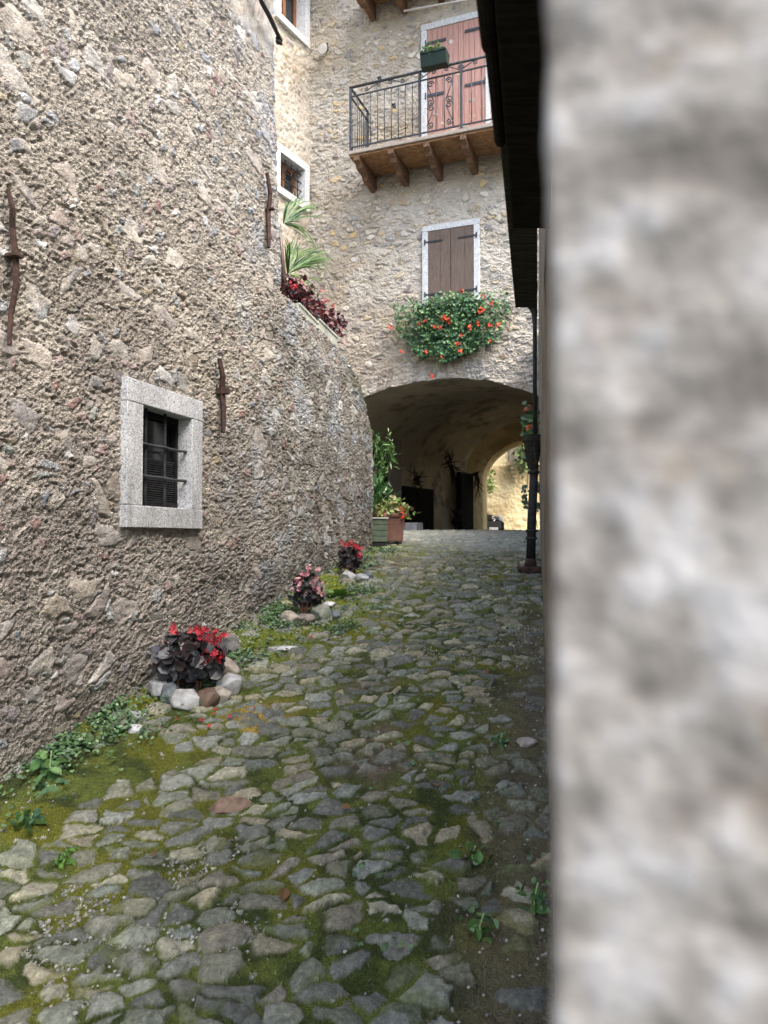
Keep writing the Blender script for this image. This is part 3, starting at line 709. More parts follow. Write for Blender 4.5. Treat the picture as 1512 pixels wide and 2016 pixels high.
for k, (a0, a1, z0, z1) in enumerate(WH):
    g = MB(); tW = .125
    W2.box(g, a0, a1, z1 - tW, z1, -.22, .045); W2.box(g, a0, a1, z0, z0 + .11, -.22, .048)
    W2.box(g, a0, a0 + tW, z0 + .112, z1 - tW - .002, -.22, .045); W2.box(g, a1 - tW, a1, z0 + .112, z1 - tW - .002, -.22, .045)
    wfo = g.build('window', M_frame, ah, bevel=.004)
    wfo['label'] = 'barred window on the side wing behind the palm' if k == 0 else 'upper wooden window with stone surround on the side wing'
    g = MB(); x0, x1, y0, y1 = a0 + tW, a1 - tW, z0 + .112, z1 - tW
    for (p_, q_) in ((x0, x0 + .06), (x1 - .06, x1), ((x0 + x1) / 2 - .04, (x0 + x1) / 2 + .04)): W2.box(g, p_, q_, y0, y1, -.20, -.15)
    W2.box(g, x0, x1, y0, y0 + .06, -.198, -.152); W2.box(g, x0, x1, y1 - .06, y1, -.198, -.152)
    g.build('wooden_sash', M_wood, wfo)
    g = MB(); W2.box(g, x0, x1, y0, y1, -.19, -.18); g.build('pane', M_glass, wfo)
    if k == 0:
        for j in range(4):
            g = MB(); zz = y0 + (j + .5) * (y1 - y0) / 4; g.tube([W2.p(x0 - .02, zz, -.04), W2.p(x1 + .02, zz, -.04)], .010); g.build('grille_bar', M_black, wfo, smooth=True)
        for j in range(4):
            g = MB(); xx = x0 + (j + .5) * (x1 - x0) / 4; g.tube([W2.p(xx, y0, -.056), W2.p(xx, y1, -.056)], .009); g.build('grille_bar', M_black, wfo, smooth=True)
g = MB(); W2.box(g, -2.6, -.3, 1.0, 9.4, -.6, -.4); g.build('wing_interior', M_dark, ah)

# ---- shuttered window over the arch
def fpx(px, py, n=0): return FA.pix(px, py, n)
su0 = fpx(833, 500)[0]; su1 = fpx(945, 500)[0]; sz1 = fpx(890, 437, .05)[1]; sz0 = fpx(890, 601, .05)[1]
i0 = fpx(844, 500)[0]; i1 = fpx(934, 500)[0]; iz1 = fpx(890, 448, .05)[1]; iz0 = fpx(890, 594, .05)[1]
g = MB(); FA.box(g, su0, su1, iz1, sz1, -.1, .05); FA.box(g, su0, i0, iz0, iz1 - .002, -.1, .048); FA.box(g, i1, su1, iz0, iz1 - .002, -.1, .048)
FA.box(g, su0 - .01, su1 + .01, sz0 - .01, iz0 - .002, -.1, .075)
sw = g.build('window', M_frame, ah, bevel=.004); sw['label'] = 'stone framed window closed by two brown board shutters'
mid = (i0 + i1) / 2
for s_, (x0, x1) in enumerate(((i0 + .004, mid - .004), (mid + .004, i1 - .004))):
    g = MB(); xs = [x0, x0 + (x1 - x0) * (.55 if s_ == 0 else .62), x1]
    for k in range(2): FA.box(g, xs[k] + .0015, xs[k + 1] - .0015, iz0 + .004, iz1 - .006, .012, .040 + .002 * k)
    sh = g.build('shutter', M_shut, sw, bevel=.002)
for zz in (fpx(860, 474, .05)[1], fpx(860, 578, .05)[1]):
    for (x0, x1) in ((i0 - .045, i0 + .24), (i1 + .045, i1 - .24)):
        g = MB(); FA.box(g, min(x0, x1), max(x0, x1), zz - .013, zz + .013, .044, .052)
        g.tube([FA.p(x0, zz - .04, .055), FA.p(x0, zz + .04, .055)], .012); g.build('strap_hinge', M_black, sw)
# ---- balcony door
du0 = fpx(831, 150)[0]; du1 = fpx(966, 150)[0]; dz1 = fpx(885, 36, .04)[1]; j0 = fpx(842, 150)[0]; j1 = fpx(957, 150)[0]; jz1 = fpx(885, 48, .04)[1]
zfl = FA.pix(686, 297, .73)[1] - .02                  # balcony floor level
g = MB(); FA.box(g, du0, du1, jz1, dz1, -.1, .05); FA.box(g, du0, j0, zfl, jz1 - .002, -.1, .048); FA.box(g, j1, du1, zfl, jz1 - .002, -.1, .048)
dr = g.build('door_frame', M_frame, ah, bevel=.004)
g = MB(); npl = 11
for k in range(npl):
    x0 = j0 + (j1 - j0) * k / npl; x1 = j0 + (j1 - j0) * (k + 1) / npl
    FA.box(g, x0 + .005, x1 - .005, zfl + .03, jz1 - .005, .010, .032 + .002 * (k % 2))
FA.box(g, j0, j1, zfl + .03, jz1 - .004, .004, .024)
g.build('door', M_reddoor, dr)
for (xa, xb, ya, yb) in ((838, 878, 86, 76), (915, 950, 62, 52), (838, 875, 190, 180), (915, 955, 169, 158), ):
    ua_, z1_ = fpx(xa, ya, .05); ub_, z2_ = fpx(xb, yb, .05); zz = (z1_ + z2_) / 2
    g = MB(); FA.box(g, ua_, ub_, zz - .022, zz + .022, .038, .046); g.tube([FA.p(ua_ if xa < 860 else ub_, zz - .05, .05), FA.p(ua_ if xa < 860 else ub_, zz + .05, .05)], .012); g.build('strap_hinge', M_iron, dr)
# ---- balcony
bl = -1.375; br = 1.45; bp = .76
bz = zfl
g = MB(); FA.box(g, bl, br, bz - .055, bz, .0, bp); balc = g.build('balcony', M_plank, ah, bevel=.006); balc['label'] = 'wooden balcony with wrought iron railing over the arch'
g = MB(); nb = 7
for k in range(nb):
    FA.box(g, bl + .015, br - .02, bz - .085, bz - .058, .02 + k * (bp - .05) / nb + .004, .02 + (k + 1) * (bp - .05) / nb - .004)
g.build('underside_boards', M_timber, balc)
def corbel(uc, zt, p, par, name='corbel_beam'):
    g = MB(); w_ = .046
    prof = [(0, 0), (p - .02, 0), (p - .02, -.065), (p - .10, -.10), (p - .13, -.15), (p - .34, -.17), (p - .38, -.23), (0, -.25)]
    g.prism([tuple(FA.p(uc - w_, zt + z_, n_)) for n_, z_ in prof], tuple(FA.u * (2 * w_)))
    return g.build(name, M_timber2, par, bevel=.006)
for px_, py_ in ((703, 312), (770, 298), (840, 284), (912, 270), (990, 256), (1075, 245)):
    corbel(FA.pix(px_, py_, bp - .05)[0], bz - .088, bp, balc)
# railing
H = 1.0
def rail_part(nm, pts, r, n=8): g = MB(); g.tube(pts, r, n); return g.build(nm, M_iron, balc, smooth=True)
np_ = bp - .035
g = MB()
g.tube([FA.p(bl + .03, bz + H, .02), FA.p(bl + .03, bz + H, np_)], .019); g.tube([FA.p(bl + .01, bz + H, np_), FA.p(br, bz + H, np_)], .020)
g.build('handrail', M_iron, balc, smooth=True)
for zz in (.86, .065):
    g = MB(); FA.box(g, bl + .03, br, bz + zz - .008, bz + zz + .008, np_ - .012, np_ + .012); FA.box(g, bl + .018, bl + .042, bz + zz - .008, bz + zz + .008, .02, np_ - .013); g.build('cross_rail', M_iron, balc)
pu = [bl + .03, FA.pix(826, 200, np_)[0], FA.pix(908, 185, np_)[0], FA.pix(990, 170, np_)[0], br - .02]
for u_ in pu:
    g = MB(); FA.box(g, u_ - .016, u_ + .016, bz, bz + H - .01, np_ - .014, np_ + .014); g.build('post', M_iron, balc)
g = MB(); FA.box(g, bl + .014, bl + .046, bz, bz + H - .01, .02, .05); g.build('post', M_iron, balc)
def spiral(cx, cz, r, t0, turns, sgn, fr=None, n_=None):
    pts = []
    for k in range(15):
        t = k / 14; an = t0 + sgn * turns * 2 * math.pi * t; rr = r * (1 - .78 * t)
        pts.append((cx + rr * math.cos(an), cz + rr * math.sin(an)))
    return pts
def bars(u0, u1, cnt, skip=()):
    for k in range(1, cnt):
        if k in skip: continue
        x = u0 + (u1 - u0) * k / cnt; g = MB(); g.tube([FA.p(x, bz + .065, np_), FA.p(x, bz + .86, np_)], .0080, 6); g.build('baluster', M_iron, balc, smooth=True)
bars(pu[0], pu[1], 10); bars(pu[1], pu[2], 5, ()); bars(pu[2], pu[3], 4); bars(pu[3], pu[4], 4)
for k in range(1, 8):
    nn = .03 + (np_ - .03) * k / 8; g = MB(); g.tube([FA.p(bl + .03, bz + .065, nn), FA.p(bl + .03, bz + .86, nn)], .0065, 6); g.build('baluster', M_iron, balc, smooth=True)
def scroll(cu, cz, hh, mir):
    "an S scroll panel: two curls joined by a slanting bar"
    g = MB(); r = .052
    for (s_, zz) in ((1, cz + hh), (-1, cz)):
        a = spiral(cu, zz, r, math.pi * (0 if mir else 1), 1.4, -1 if (s_ > 0) != mir else 1)
        g.tube([FA.p(x, z, np_ + .004) for x, z in a], .0085, 6)
    g.tube([FA.p(cu + (r if mir else -r) * -1, cz + hh, np_), FA.p(cu + (r if mir else -r), cz, np_)], .008, 5)
    return g.build('scroll', M_iron, balc, smooth=True)
w_ = (pu[2] - pu[1]); sA = pu[1] + w_ * .27; sB = pu[1] + w_ * .72
for cu, mir in ((sA, True), (sB, False)):
    scroll(cu, bz + .50, .27, mir); scroll(cu, bz + .16, .25, not mir)
for (a_, b_) in ((pu[0], pu[1]), (pu[1], pu[2]), (pu[2], pu[3])):
    c0 = (a_ + b_) / 2
    for sg in (-1, 1):
        g = MB()
        for off in (.10, .30):
            if off * 1.0 > (b_ - a_) / 2: continue
            sp = spiral(c0 + sg * off, bz + .93 + (.02 if off < .2 else -.01), .036, math.pi / 2, 1.3, sg)
            g.tube([FA.p(x, z, np_) for x, z in sp], .0075, 6)
        g.tube([FA.p(c0 + sg * .10, bz + .985, np_), FA.p(c0 + sg * .28, bz + .90, np_)], .0075, 5)
        g.build('frieze_curl', M_iron, balc, smooth=True)
# upper balcony (only its underside shows)
ub = fpx(735, 44)[1] + .26
g = MB(); FA.box(g, -1.48, 1.45, ub + .03, ub + .09, .0, .80); b2 = g.build('balcony', M_plank, ah); b2['label'] = 'upper wooden balcony seen only from below'
g = MB()
for k in range(6): FA.box(g, -1.46, 1.43, ub + .004, ub + .027, .02 + k * .125, .02 + (k + 1) * .125 - .008)
g.build('underside_boards', M_timber, b2)
for px_, py_ in ((736, 30), (797, 20), (870, 8), (940, 0)): corbel(fpx(px_, py_)[0], ub, .8, b2)
g = MB(); a_ = FA.pix(795, 22, .35); b_ = FA.pix(940, -4, .35); g.tube([FA.p(a_[0], a_[1], .35), FA.p(b_[0], b_[1] , .35)], .016); g.build('clothes_pole', M_white, b2, smooth=True)
# hooks on the wall
for (x, y) in ((776, 211), (748, 158)):
    u_, z_ = fpx(x, y, .04); g = MB(); g.tube([FA.p(u_ - .03, z_ + .03, -.02), FA.p(u_ - .02, z_ + .035, .07), FA.p(u_ + .03, z_ + .02, .09), FA.p(u_ + .035, z_ - .05, .085)], .014, 6); g.build('iron_hook', M_black, ah, smooth=True)
# ---- doors inside the passage
def pdoor(px0, px1, pyt, name, label, boards=True, frame_=None):
    u0 = PW.pix(px0, 1000, .03)[0]; u1 = PW.pix(px1, 1000, .03)[0]; zt = PW.pix((px0 + px1) / 2, pyt, .03)[1]
    zb = -.34
    g = MB(); PW.box(g, u0, u1, zb, zt, -.05, .045)
    o = g.build(name, M_dark, ah); o['label'] = label
    if boards:
        g = MB(); n = max(3, int((u1 - u0) / .16))
        for k in range(n): PW.box(g, u0 + .04 + (u1 - u0 - .08) * k / n, u0 + .04 + (u1 - u0 - .08) * (k + 1) / n - .012, zb + .05, zt - .05, .046, .062)
        g.build('board_panel', M_eave, o)
    return u0, u1, zt
pdoor(793, 853, 960, 'cellar_door', 'low dark board door of the cellar in the passage')
pdoor(905, 931, 931, 'side_door', 'narrow dark door near the passage end')
u0, u1, zt = pdoor(735, 765, 850, 'doorway_shade_panel', 'dark panel standing in for the shade of a doorway opening in the passage wall', boards=False)  # solid panel, the opening's shade painted as a near-black colour
g = MB(); a0 = PW.pix(764, 1000, .05)[0]; a1 = PW.pix(788, 1000, .05)[0]; zt = PW.pix(775, 846, .05)[1]
PW.box(g, a0, a0 + .75 * (a1 - a0), -.34, zt, -.05, .10); PW.box(g, a0 + .75 * (a1 - a0), a1, -.34, zt - .05, -.05, .085)
g.build('door_pilaster', M_beige, ah, bevel=.01)
# =================================================================== courtyard house beyond
ch = thing('ochre_house', (4, 25, -.3), 'sunlit ochre plastered house seen through the far arch', 'house')
CH = Fr((4, 25.0), (1, .06), (0, -1))
cu, cz = np.meshgrid(np.concatenate([np.linspace(-9, -3, 20), np.linspace(-2.9, 3, 220), np.linspace(3.1, 9, 20)]), np.concatenate([np.linspace(-.6, 3.6, 170), np.linspace(3.65, 6.2, 20)]))
lm = fbm(cu * 1.2, cz * 1.2, 500, 4)
d = .03 * lm + .02 * fbm(cu * 4, cz * 6, 503, 4) + .012 * fbm(cu * 12, cz * 16, 506, 3)
sm = ss(2.42, 2.45, cz)
d = d * (1 - .7 * sm) - .02 * sm
c = mixc(lin(218, 202, 160)[None, None], lin(194, 174, 134)[None, None], ss(-.4, .5, lm)); c = mixc(c, lin(224, 210, 170)[None, None], sm)
gridmesh('ochre_wall', CH.arr(cu, cz, d), c, M_court, ch, fine=1 - .6 * sm)
sh0 = CH.pix(1002, 890, .06)[0]; shz = CH.pix(1010, 911, .06)[1]
g = MB(); 
for k in range(4): CH.box(g, sh0 + k * .155, sh0 + k * .155 + .148, shz + .02, shz + 1.5, .02, .06)
g.build('shutter', mat('grey_brown_shutter', (.24, .21, .17), (.34, .30, .25), scale=9, stretch=(8, 8, 1)), ch)
g = MB(); CH.box(g, sh0 - .05, sh0 + 1.6, shz - .10, shz - .002, .0, .28); g.build('sill', M_court if 0 else mat('ochre_sill', (.62, .52, .33), (.70, .60, .40), scale=9), ch, bevel=.01)
g = MB(); cb0 = CH.pix(1012, 930, .1)[0]
for k, (dd, hh) in enumerate(((.30, .16), (.24, .14), (.16, .13), (.09, .12))):
    CH.box(g, cb0 - .10 + .03 * k, cb0 + .10, shz - .12 - .14 * k - .12, shz - .12 - .14 * k, 0, dd)
g.build('corbel', mat('ochre_corbel', (.58, .48, .30), (.66, .56, .37), scale=9), ch, bevel=.03)
g = MB(); CH.box(g, -9, 9, 6.2, 6.35, -5, .5); g.build('roof', M_roof, ch)
g = MB(); CH.box(g, 1.25, 3.4, -.5, .22, .02, .12); g.build('wall_base', mat('ochre_base', (.60, .50, .33), (.68, .58, .40), scale=7, bump=.6, bscale=12, dist=.02), ch, bevel=.02)

# =================================================================== right hand buildings
rh = thing('right_house', tuple(RW.p(4, -.6)), 'long low rendered building with black timber eaves beside the lane', 'house')
ru = np.concatenate([np.linspace(1.15, 11.4, 300)]); rz = np.linspace(-2.2, 3.0, 260)
RU, RZ = np.meshgrid(ru, rz)
lim = fbm(RU * 1.3, RZ * 1.3, 600, 4)
d = .004 * lim + .0035 * fbm(RU * 14, RZ * 14, 603, 3)
c = mixc(lin(150, 142, 128)[None, None], lin(122, 112, 98)[None, None], ss(-.4, .5, lim))
gridmesh('rendered_wall', RW.arr(RU, RZ, d), c, M_wall, rh, fine=np.full(RU.shape, .6))
g = MB(); RW.box(g, 1.15, 11.4, -2.4, 2.95, -3.6, -.06); g.build('building_body', M_beige, rh)
g = MB(); pr = [(-.06, 2.96), (-.06, 3.05), (-3.7, 4.8), (-3.7, 2.96)]
g.prism([tuple(RW.p(1.15, z_, n_)) for n_, z_ in pr], tuple(RW.u * 10.3)); g.build('roof', M_roof, rh)
# eaves: c = sideways offset left of the viewer's line, h = height over the lens
def along(xc, h, d):    # point at forward distance d, sideways offset xc from the line through the lens parallel to the lane wall
    return Vector((xc + .2035 * d, d, h))
def eave_box(mb, c0, c1, h0, h1, d0, d1):
    P_ = [along(c0, h0, d1), along(c1, h0, d1), along(c1, h1, d1), along(c0, h1, d1)]
    mb.prism([tuple(q) for q in P_], tuple(along(0, 0, d0) - along(0, 0, d1)))
g = MB(); eave_box(g, -.086, .008, .985, 1.16, .35, 3.18); eave = g.build('eave_board', M_eave2, rh, bevel=.004)
g = MB(); eave_box(g, -.066, .060, .90, .98, .35, 2.16); g.build('eave_beam', M_eave, rh, bevel=.006)
g = MB()
for k, (c0, d0, d1) in enumerate(((-.092, 1.36, 1.72), (-.098, 1.02, 1.39), (-.104, .72, 1.05), (-.108, .40, .75))):
    eave_box(g, c0, -.0665, .905 + .004 * (k % 2), .955, d0, d1)
g.build('eave_slab', M_eave, rh, bevel=.012)
# near pier: pale pebbledash building corner right beside the lens
pc = Vector((.0400, .18, 0)); fd = Vector((.93, -.36, 0)).normalized(); sdv = Vector((math.sin(R(14.5)), math.cos(R(14.5)), 0))
pn = thing('pebbledash_house', (.6, .1, -1.6), 'pale pebbledashed house corner close beside the viewer', 'house')
ps = np.concatenate([-np.linspace(1.1, .01, 90) , np.linspace(0, .22, 90), np.linspace(.23, 1.1, 50)]); pz = np.concatenate([np.linspace(-2.4, -.32, 60), np.linspace(-.3, .3, 260), np.linspace(.32, 2.7, 60)])
S_, Zp = np.meshgrid(ps, pz)
d = .0016 * fbm(S_ * 60, Zp * 60, 700, 4) + .0008 * fbm(S_ * 18, Zp * 18, 703, 3)
base = np.where(S_[..., None] < 0, np.array(pc) + (-S_)[..., None] * np.array(sdv), np.array(pc) + S_[..., None] * np.array(fd)); base[..., 2] = Zp
nf = np.array([fd.y, -fd.x, 0]); nf = nf if nf[1] < 0 else -nf; ns = np.array([-sdv.y, sdv.x, 0])
k = ss(-.01, .01, S_)[..., None]; nrm = nf * k + ns * (1 - k)
gridmesh('pebbled_wall', base + nrm * d[..., None] - .0035 * np.array([1, 0, 0]) * 0, np.ones(base.shape) * .6, M_pebble, pn)
g = MB(); q1 = pc + sdv * 1.1; q2 = pc + fd * 1.1
g.prism([(pc.x, pc.y, 2.72), (q1.x, q1.y, 2.72), (q2.x + .2, q1.y, 2.72), (q2.x, q2.y, 2.72)], (0, 0, .12)); g.build('roof', M_roof, pn)
# =================================================================== plants, pots, stones and small things
def rotmats(n, up_bias=None, tilt=1.0, face=None):
    "random orientations: local z (leaf normal) around 'face' (n,3)"
    nz = rng.normal(size=(n, 3)) * tilt + (face if face is not None else np.array([0, 0, 1.]))
    nz /= np.linalg.norm(nz, axis=1, keepdims=True)
    r = rng.normal(size=(n, 3)); x = np.cross(r, nz); x /= np.linalg.norm(x, axis=1, keepdims=True)
    y = np.cross(nz, x); return np.stack([x, y, nz], -1)
def leaf_t(kind):
    if kind == 'ovate':
        o = [(0, 0), (.28, .18), (.42, .48), (.30, .80), (0, 1.05), (-.30, .80), (-.42, .48), (-.28, .18)]
    elif kind == 'round':
        o = [(0, 0), (.35, .05), (.52, .38), (.38, .78), (0, .92), (-.38, .78), (-.52, .38), (-.35, .05)]
    elif kind == 'ivy':
        o = [(0, 0), (.45, .0), (.34, .35), (.55, .62), (.2, .66), (0, 1), (-.2, .66), (-.55, .62), (-.34, .35), (-.45, 0)]
    else:
        o = [(0, 0), (.09, .2), (.13, .5), (.09, .8), (0, 1.05), (-.09, .8), (-.13, .5), (-.09, .2)]
    h = len(o) // 2
    v = [(x, y, .35 * abs(x) - .16 * y * y) for x, y in o]
    f = [tuple(range(0, h + 1)), tuple([0] + list(range(h, len(o))))]
    return v, f
def add_leaves(mb, T, size, kind='ovate', face=None, tilt=.7, cols=None, var=.3):
    T = np.asarray(T, float); n = len(T)
    v, f = leaf_t(kind); M = rotmats(n, tilt=tilt, face=face)
    s_ = (size if np.ndim(size) else np.full(n, size)) * rng.uniform(.65, 1.25, n)
    M = M * s_[:, None, None]
    c = np.array(cols)[rng.integers(0, len(cols), n)] * rng.uniform(1 - var, 1 + var, (n, 1))
    mb.inst(v, [np.array([f[0]]), np.array([f[1]])], M, T, c)
def add_flower(mb, c, r, cols, n=10, face=np.array([0, -1, .4])):
    "cluster of small five-petalled blossoms"
    c = np.array(c)
    P5 = [(0, 0, 0)]; fs = []
    for k in range(5):
        a = 2 * math.pi * k / 5
        for da, rr in ((-.42, .75), (0, 1.0), (.42, .75)): P5.append((rr * math.cos(a + da), rr * math.sin(a + da), .18))
        fs.append((0, 1 + 3 * k, 2 + 3 * k, 3 + 3 * k))
    T = c + rng.normal(size=(n, 3)) * r * .45
    M = rotmats(n, tilt=.8, face=face) * (r * rng.uniform(.35, .6, n))[:, None, None]
    cc = np.array(cols)[rng.integers(0, len(cols), n)] * rng.uniform(.8, 1.2, (n, 1))
    mb.inst(P5, [np.array(fs)], M, T, cc)
GREEN = [(.05, .13, .035), (.07, .17, .05), (.035, .09, .03), (.10, .19, .06), (.05, .12, .06)]
LIME = [(.20, .28, .05), (.14, .24, .05), (.28, .32, .09)]
RED = [(.46, .035, .05), (.55, .06, .075), (.36, .02, .03)]
ORED = [(.70, .08, .035), (.62, .05, .03), (.75, .13, .06)]
PINK = [(.75, .35, .40), (.62, .22, .28), (.8, .5, .5)]
BRONZE = [(.045, .048, .052), (.07, .072, .078), (.025, .024, .026), (.09, .09, .095), (.055, .035, .035)]
DKRED = [(.07, .014, .017), (.11, .02, .024), (.045, .012, .015), (.15, .028, .03)]

# ---- rocks
def rock(c, size, col, label, group='stones ringed round the wall-foot plants', sq=(1, .85, .72), seed=0, rot=0, cat='stone'):
    import bmesh
    bm = bmesh.new(); bmesh.ops.create_icosphere(bm, subdivisions=4, radius=1)
    v = np.array([x.co[:] for x in bm.verts]); f = np.array([[q.index for q in p.verts] for p in bm.faces]); bm.free()
    rg = np.random.default_rng(seed)
    for k in range(15):               # chop with planes for an angular stone
        n = rg.normal(size=3); n /= np.linalg.norm(n); dd = rg.uniform(.60, .86)
        e = v @ n - dd; v = v - np.where(e > 0, e * .97, 0)[:, None] * n
    v = v * (1 + .05 * fbm(v[:, 0] * 3 + seed, v[:, 1] * 3 + v[:, 2] * 2, seed, 4))[:, None]
    v = v * np.array(sq) * size / 2
    a = rot; v = v @ np.array([[math.cos(a), math.sin(a), 0], [-math.sin(a), math.cos(a), 0], [0, 0, 1]])
    v = v + np.array(c)
    g = MB(); g.add(v, [f], col); o = g.build('stone', M_rock, smooth=True, loc=tuple(c))
    return setp(o, label, cat, group)
WG, DG, BR, TN = (.45, .46, .45), (.17, .19, .20), (.17, .115, .085), (.38, .34, .28)
def rk(px, py, wpx, col, label, seed, sq=(1, .85, .78), group='stones ringed round the wall-foot plants', lift=.25, rot=0):
    p = gpix(px, py); s_ = 1.12 * wpx / F * p.y
    return rock((p.x, p.y + s_ * .3, p.z + s_ * lift), s_, col, label, group, sq, seed, rot)
rk(312, 1380, 62, WG, 'pale grey stone at the wall end of the ring round the red-flowered bronze begonia', 1, (1, .8, .65))
rk(330, 1388, 46, DG, 'upright bluish slate stone between two pale ones under the bronze begonia', 2, (.75, .7, 1.25))
rk(361, 1398, 56, WG, 'rounded white-veined stone in the middle of the ring under the bronze begonia', 3, (1, .85, .85))
rk(406, 1397, 58, BR, 'brown angular stone in the ring under the bronze begonia', 4, (1, .8, .85), rot=.4)
rk(430, 1392, 52, TN, 'tan pitted stone beside the brown one in the begonia ring', 5, (.9, .8, .8))
rk(447, 1372, 60, WG, 'large whitish block on the lane side of the bronze begonia', 6, (.8, 1.1, .9), rot=-.5)
rk(432, 1345, 62, TN, 'pale block half behind the bronze begonia against the wall', 7, (1, 1, .9))
rk(602, 1232, 34, (.25, .22, .19), 'small brown-grey stone in the ring of the pink begonia', 8, (1, .9, .9))
rk(631, 1226, 42, (.28, .30, .24), 'greenish rounded stone in the ring of the pink begonia', 9, (1, .9, 1))
rk(657, 1224, 32, DG, 'slate grey stone at the lane end of the pink begonia ring', 10, (.8, 1, .8))
rk(646, 1203, 30, (.6, .6, .58), 'white flat stone lying on top of the pink begonia ring', 11, (1, .8, .5), lift=.35)
rk(570, 1232, 40, TN, 'mottled stone by the wall in the pink begonia ring', 12)
rk(686, 1145, 32, WG, 'pale stone in the ring of the third begonia near the pots', 13)
rk(713, 1148, 28, (.36, .38, .38), 'round grey stone in front of the third begonia near the pots', 14)
rk(724, 1140, 24, DG, 'dark stone at the lane end of the third begonia ring', 15)
rk(560, 1288, 86, (.5, .51, .5), 'long flat whitish slab lying in the moss beside the wall', 16, (1.0, .42, .2), 'loose stones in the verge', .05, rot=.2)
rk(452, 1292, 44, (.26, .245, .23), 'pale bulging boulder at the wall foot behind the bronze begonia', 17, (1, .8, 1.1), 'loose stones in the verge', .3)
rk(265, 1418, 40, (.40, .41, .42), 'small whitish stone in the clover below the bronze begonia', 18, (1, .6, .5), 'loose stones in the verge', .1)
rk(262, 1445, 34, (.5, .5, .5), 'jagged white stone in the clover patch', 19, (1, .7, .6), 'loose stones in the verge', .12)
rk(1038, 1475, 46, (.42, .38, .35), 'pale crumbly stone at the foot of the rendered wall', 20, (.9, .8, .5), 'loose stones in the verge', .1)
rk(442, 1612, 92, (.26, .18, .13), 'reddish brown layered stone standing proud of the cobbles', 21, (1, .5, .42), 'loose stones in the verge', .08, rot=.25)
# ---- wall-foot begonias
def begonia(px0, px1, pyt, pyb, leafc, flc, name, label, nl, nf, ls, fpos, fr=.03, seed=0, kind='ovate'):
    b = gpix((px0 + px1) / 2, pyb); d = b.y
    wdt = (px1 - px0) / F * d; hgt = (pyb - pyt) / F * d
    t = thing(name, tuple(b), label, 'begonia', 'begonias planted at the wall foot')
    g = MB()
    for k in range(14):
        a = rng.uniform(0, 6.28); r_ = wdt * .35 * rng.uniform(.2, 1)
        g.tube([b + Vector((.05 * math.cos(a), .05 * math.sin(a), 0)), b + Vector((r_ * math.cos(a) * .7, r_ * math.sin(a) * .7, hgt * .5)), b + Vector((r_ * math.cos(a), r_ * math.sin(a), hgt * rng.uniform(.6, .9)))], .005, 5, col=(.4, .2, .15))
    g.build('stem', M_leaf, t, smooth=True)
    u = rng.normal(size=(nl, 3)); u /= np.linalg.norm(u, axis=1, keepdims=True); rr = rng.uniform(.45, 1, (nl, 1)) ** .5
    P_ = u * rr * np.array([wdt * .46, wdt * .36, hgt * .36]) + np.array(b) + np.array([0, 0, hgt * .58])
    P_[:, 2] += -.12 * hgt * (np.abs(P_[:, 0] - b.x) / wdt)
    face = u * .8 + np.array([0, -.25, .75])
    g = MB(); add_leaves(g, P_, ls, 'round', face, .55, leafc, .4); g.build('foliage', M_leaf, t)
    for (x, y) in fpos:
        q = ray(x, y) * ((d - wdt * .30) / ray(x, y).y); g = MB(); add_flower(g, q, fr, flc, nf); g.build('flower', M_petal, t)
    return t
begonia(298, 448, 1240, 1366, BRONZE, RED, 'bronze_begonia', 'large dark bronze-leaved begonia with red blossoms ringed by pale stones', 300, 8, .066,
        [(343, 1240), (385, 1243), (398, 1238), (392, 1250), (405, 1252), (423, 1246), (420, 1262), (436, 1256), (406, 1296), (433, 1290)], .034)
begonia(572, 638, 1120, 1215, BRONZE + [(.06, .10, .05)], PINK, 'pink_begonia', 'dark-leaved begonia with pale pink blossoms beyond the red one', 260, 7, .05,
        [(582, 1142), (600, 1130), (628, 1122), (606, 1118), (592, 1150), (612, 1152), (622, 1158), (630, 1165), (602, 1160), (585, 1160), (618, 1145), (632, 1152)], .032)
begonia(664, 714, 1070, 1135, BRONZE + DKRED[:1], RED, 'red_begonia', 'small bronze begonia with red blossoms close to the terracotta pot', 200, 7, .05,
        [(676, 1070), (684, 1074), (695, 1072), (703, 1078), (708, 1080), (700, 1072), (708, 1095)], .035)
# ---- fern and upright weeds
def frond(g, b, dirv, L, wd, col, droop=.5, n=12):
    b = Vector(b); d = Vector(dirv).normalized(); side = d.cross(Vector((0, 0, 1))).normalized()
    pts = [b + d * (L * k / n) + Vector((0, 0, -droop * L * (k / n) ** 2)) for k in range(n + 1)]
    g.tube(pts, [.0025] * (n + 1), 4, col=col, caps=False)
    for k in range(2, n):
        w = wd * math.sin(math.pi * (k / n) ** .8) + .004
        for sgn in (-1, 1):
            p = pts[k]; q = p + side * sgn * w + d * w * .35 - Vector((0, 0, w * .2)); e = d * (L / n * .45)
            g.add([tuple(p - e), tuple(p + e), tuple(q + e * .3), tuple(q - e * .2)], [(0, 1, 2, 3)], col)
fb = gpix(668, 1178); t = thing('fern', tuple(fb), 'bright green fern between the two further begonias', 'fern')
g = MB()
for k in range(16):
    a = k * .42; frond(g, fb, (math.cos(a), math.sin(a) * .7, rng.uniform(.5, 1.1)), rng.uniform(.14, .24), .035, np.array((.13, .24, .04)) * rng.uniform(.7, 1.3))
g.build('frond', M_leaf, t)
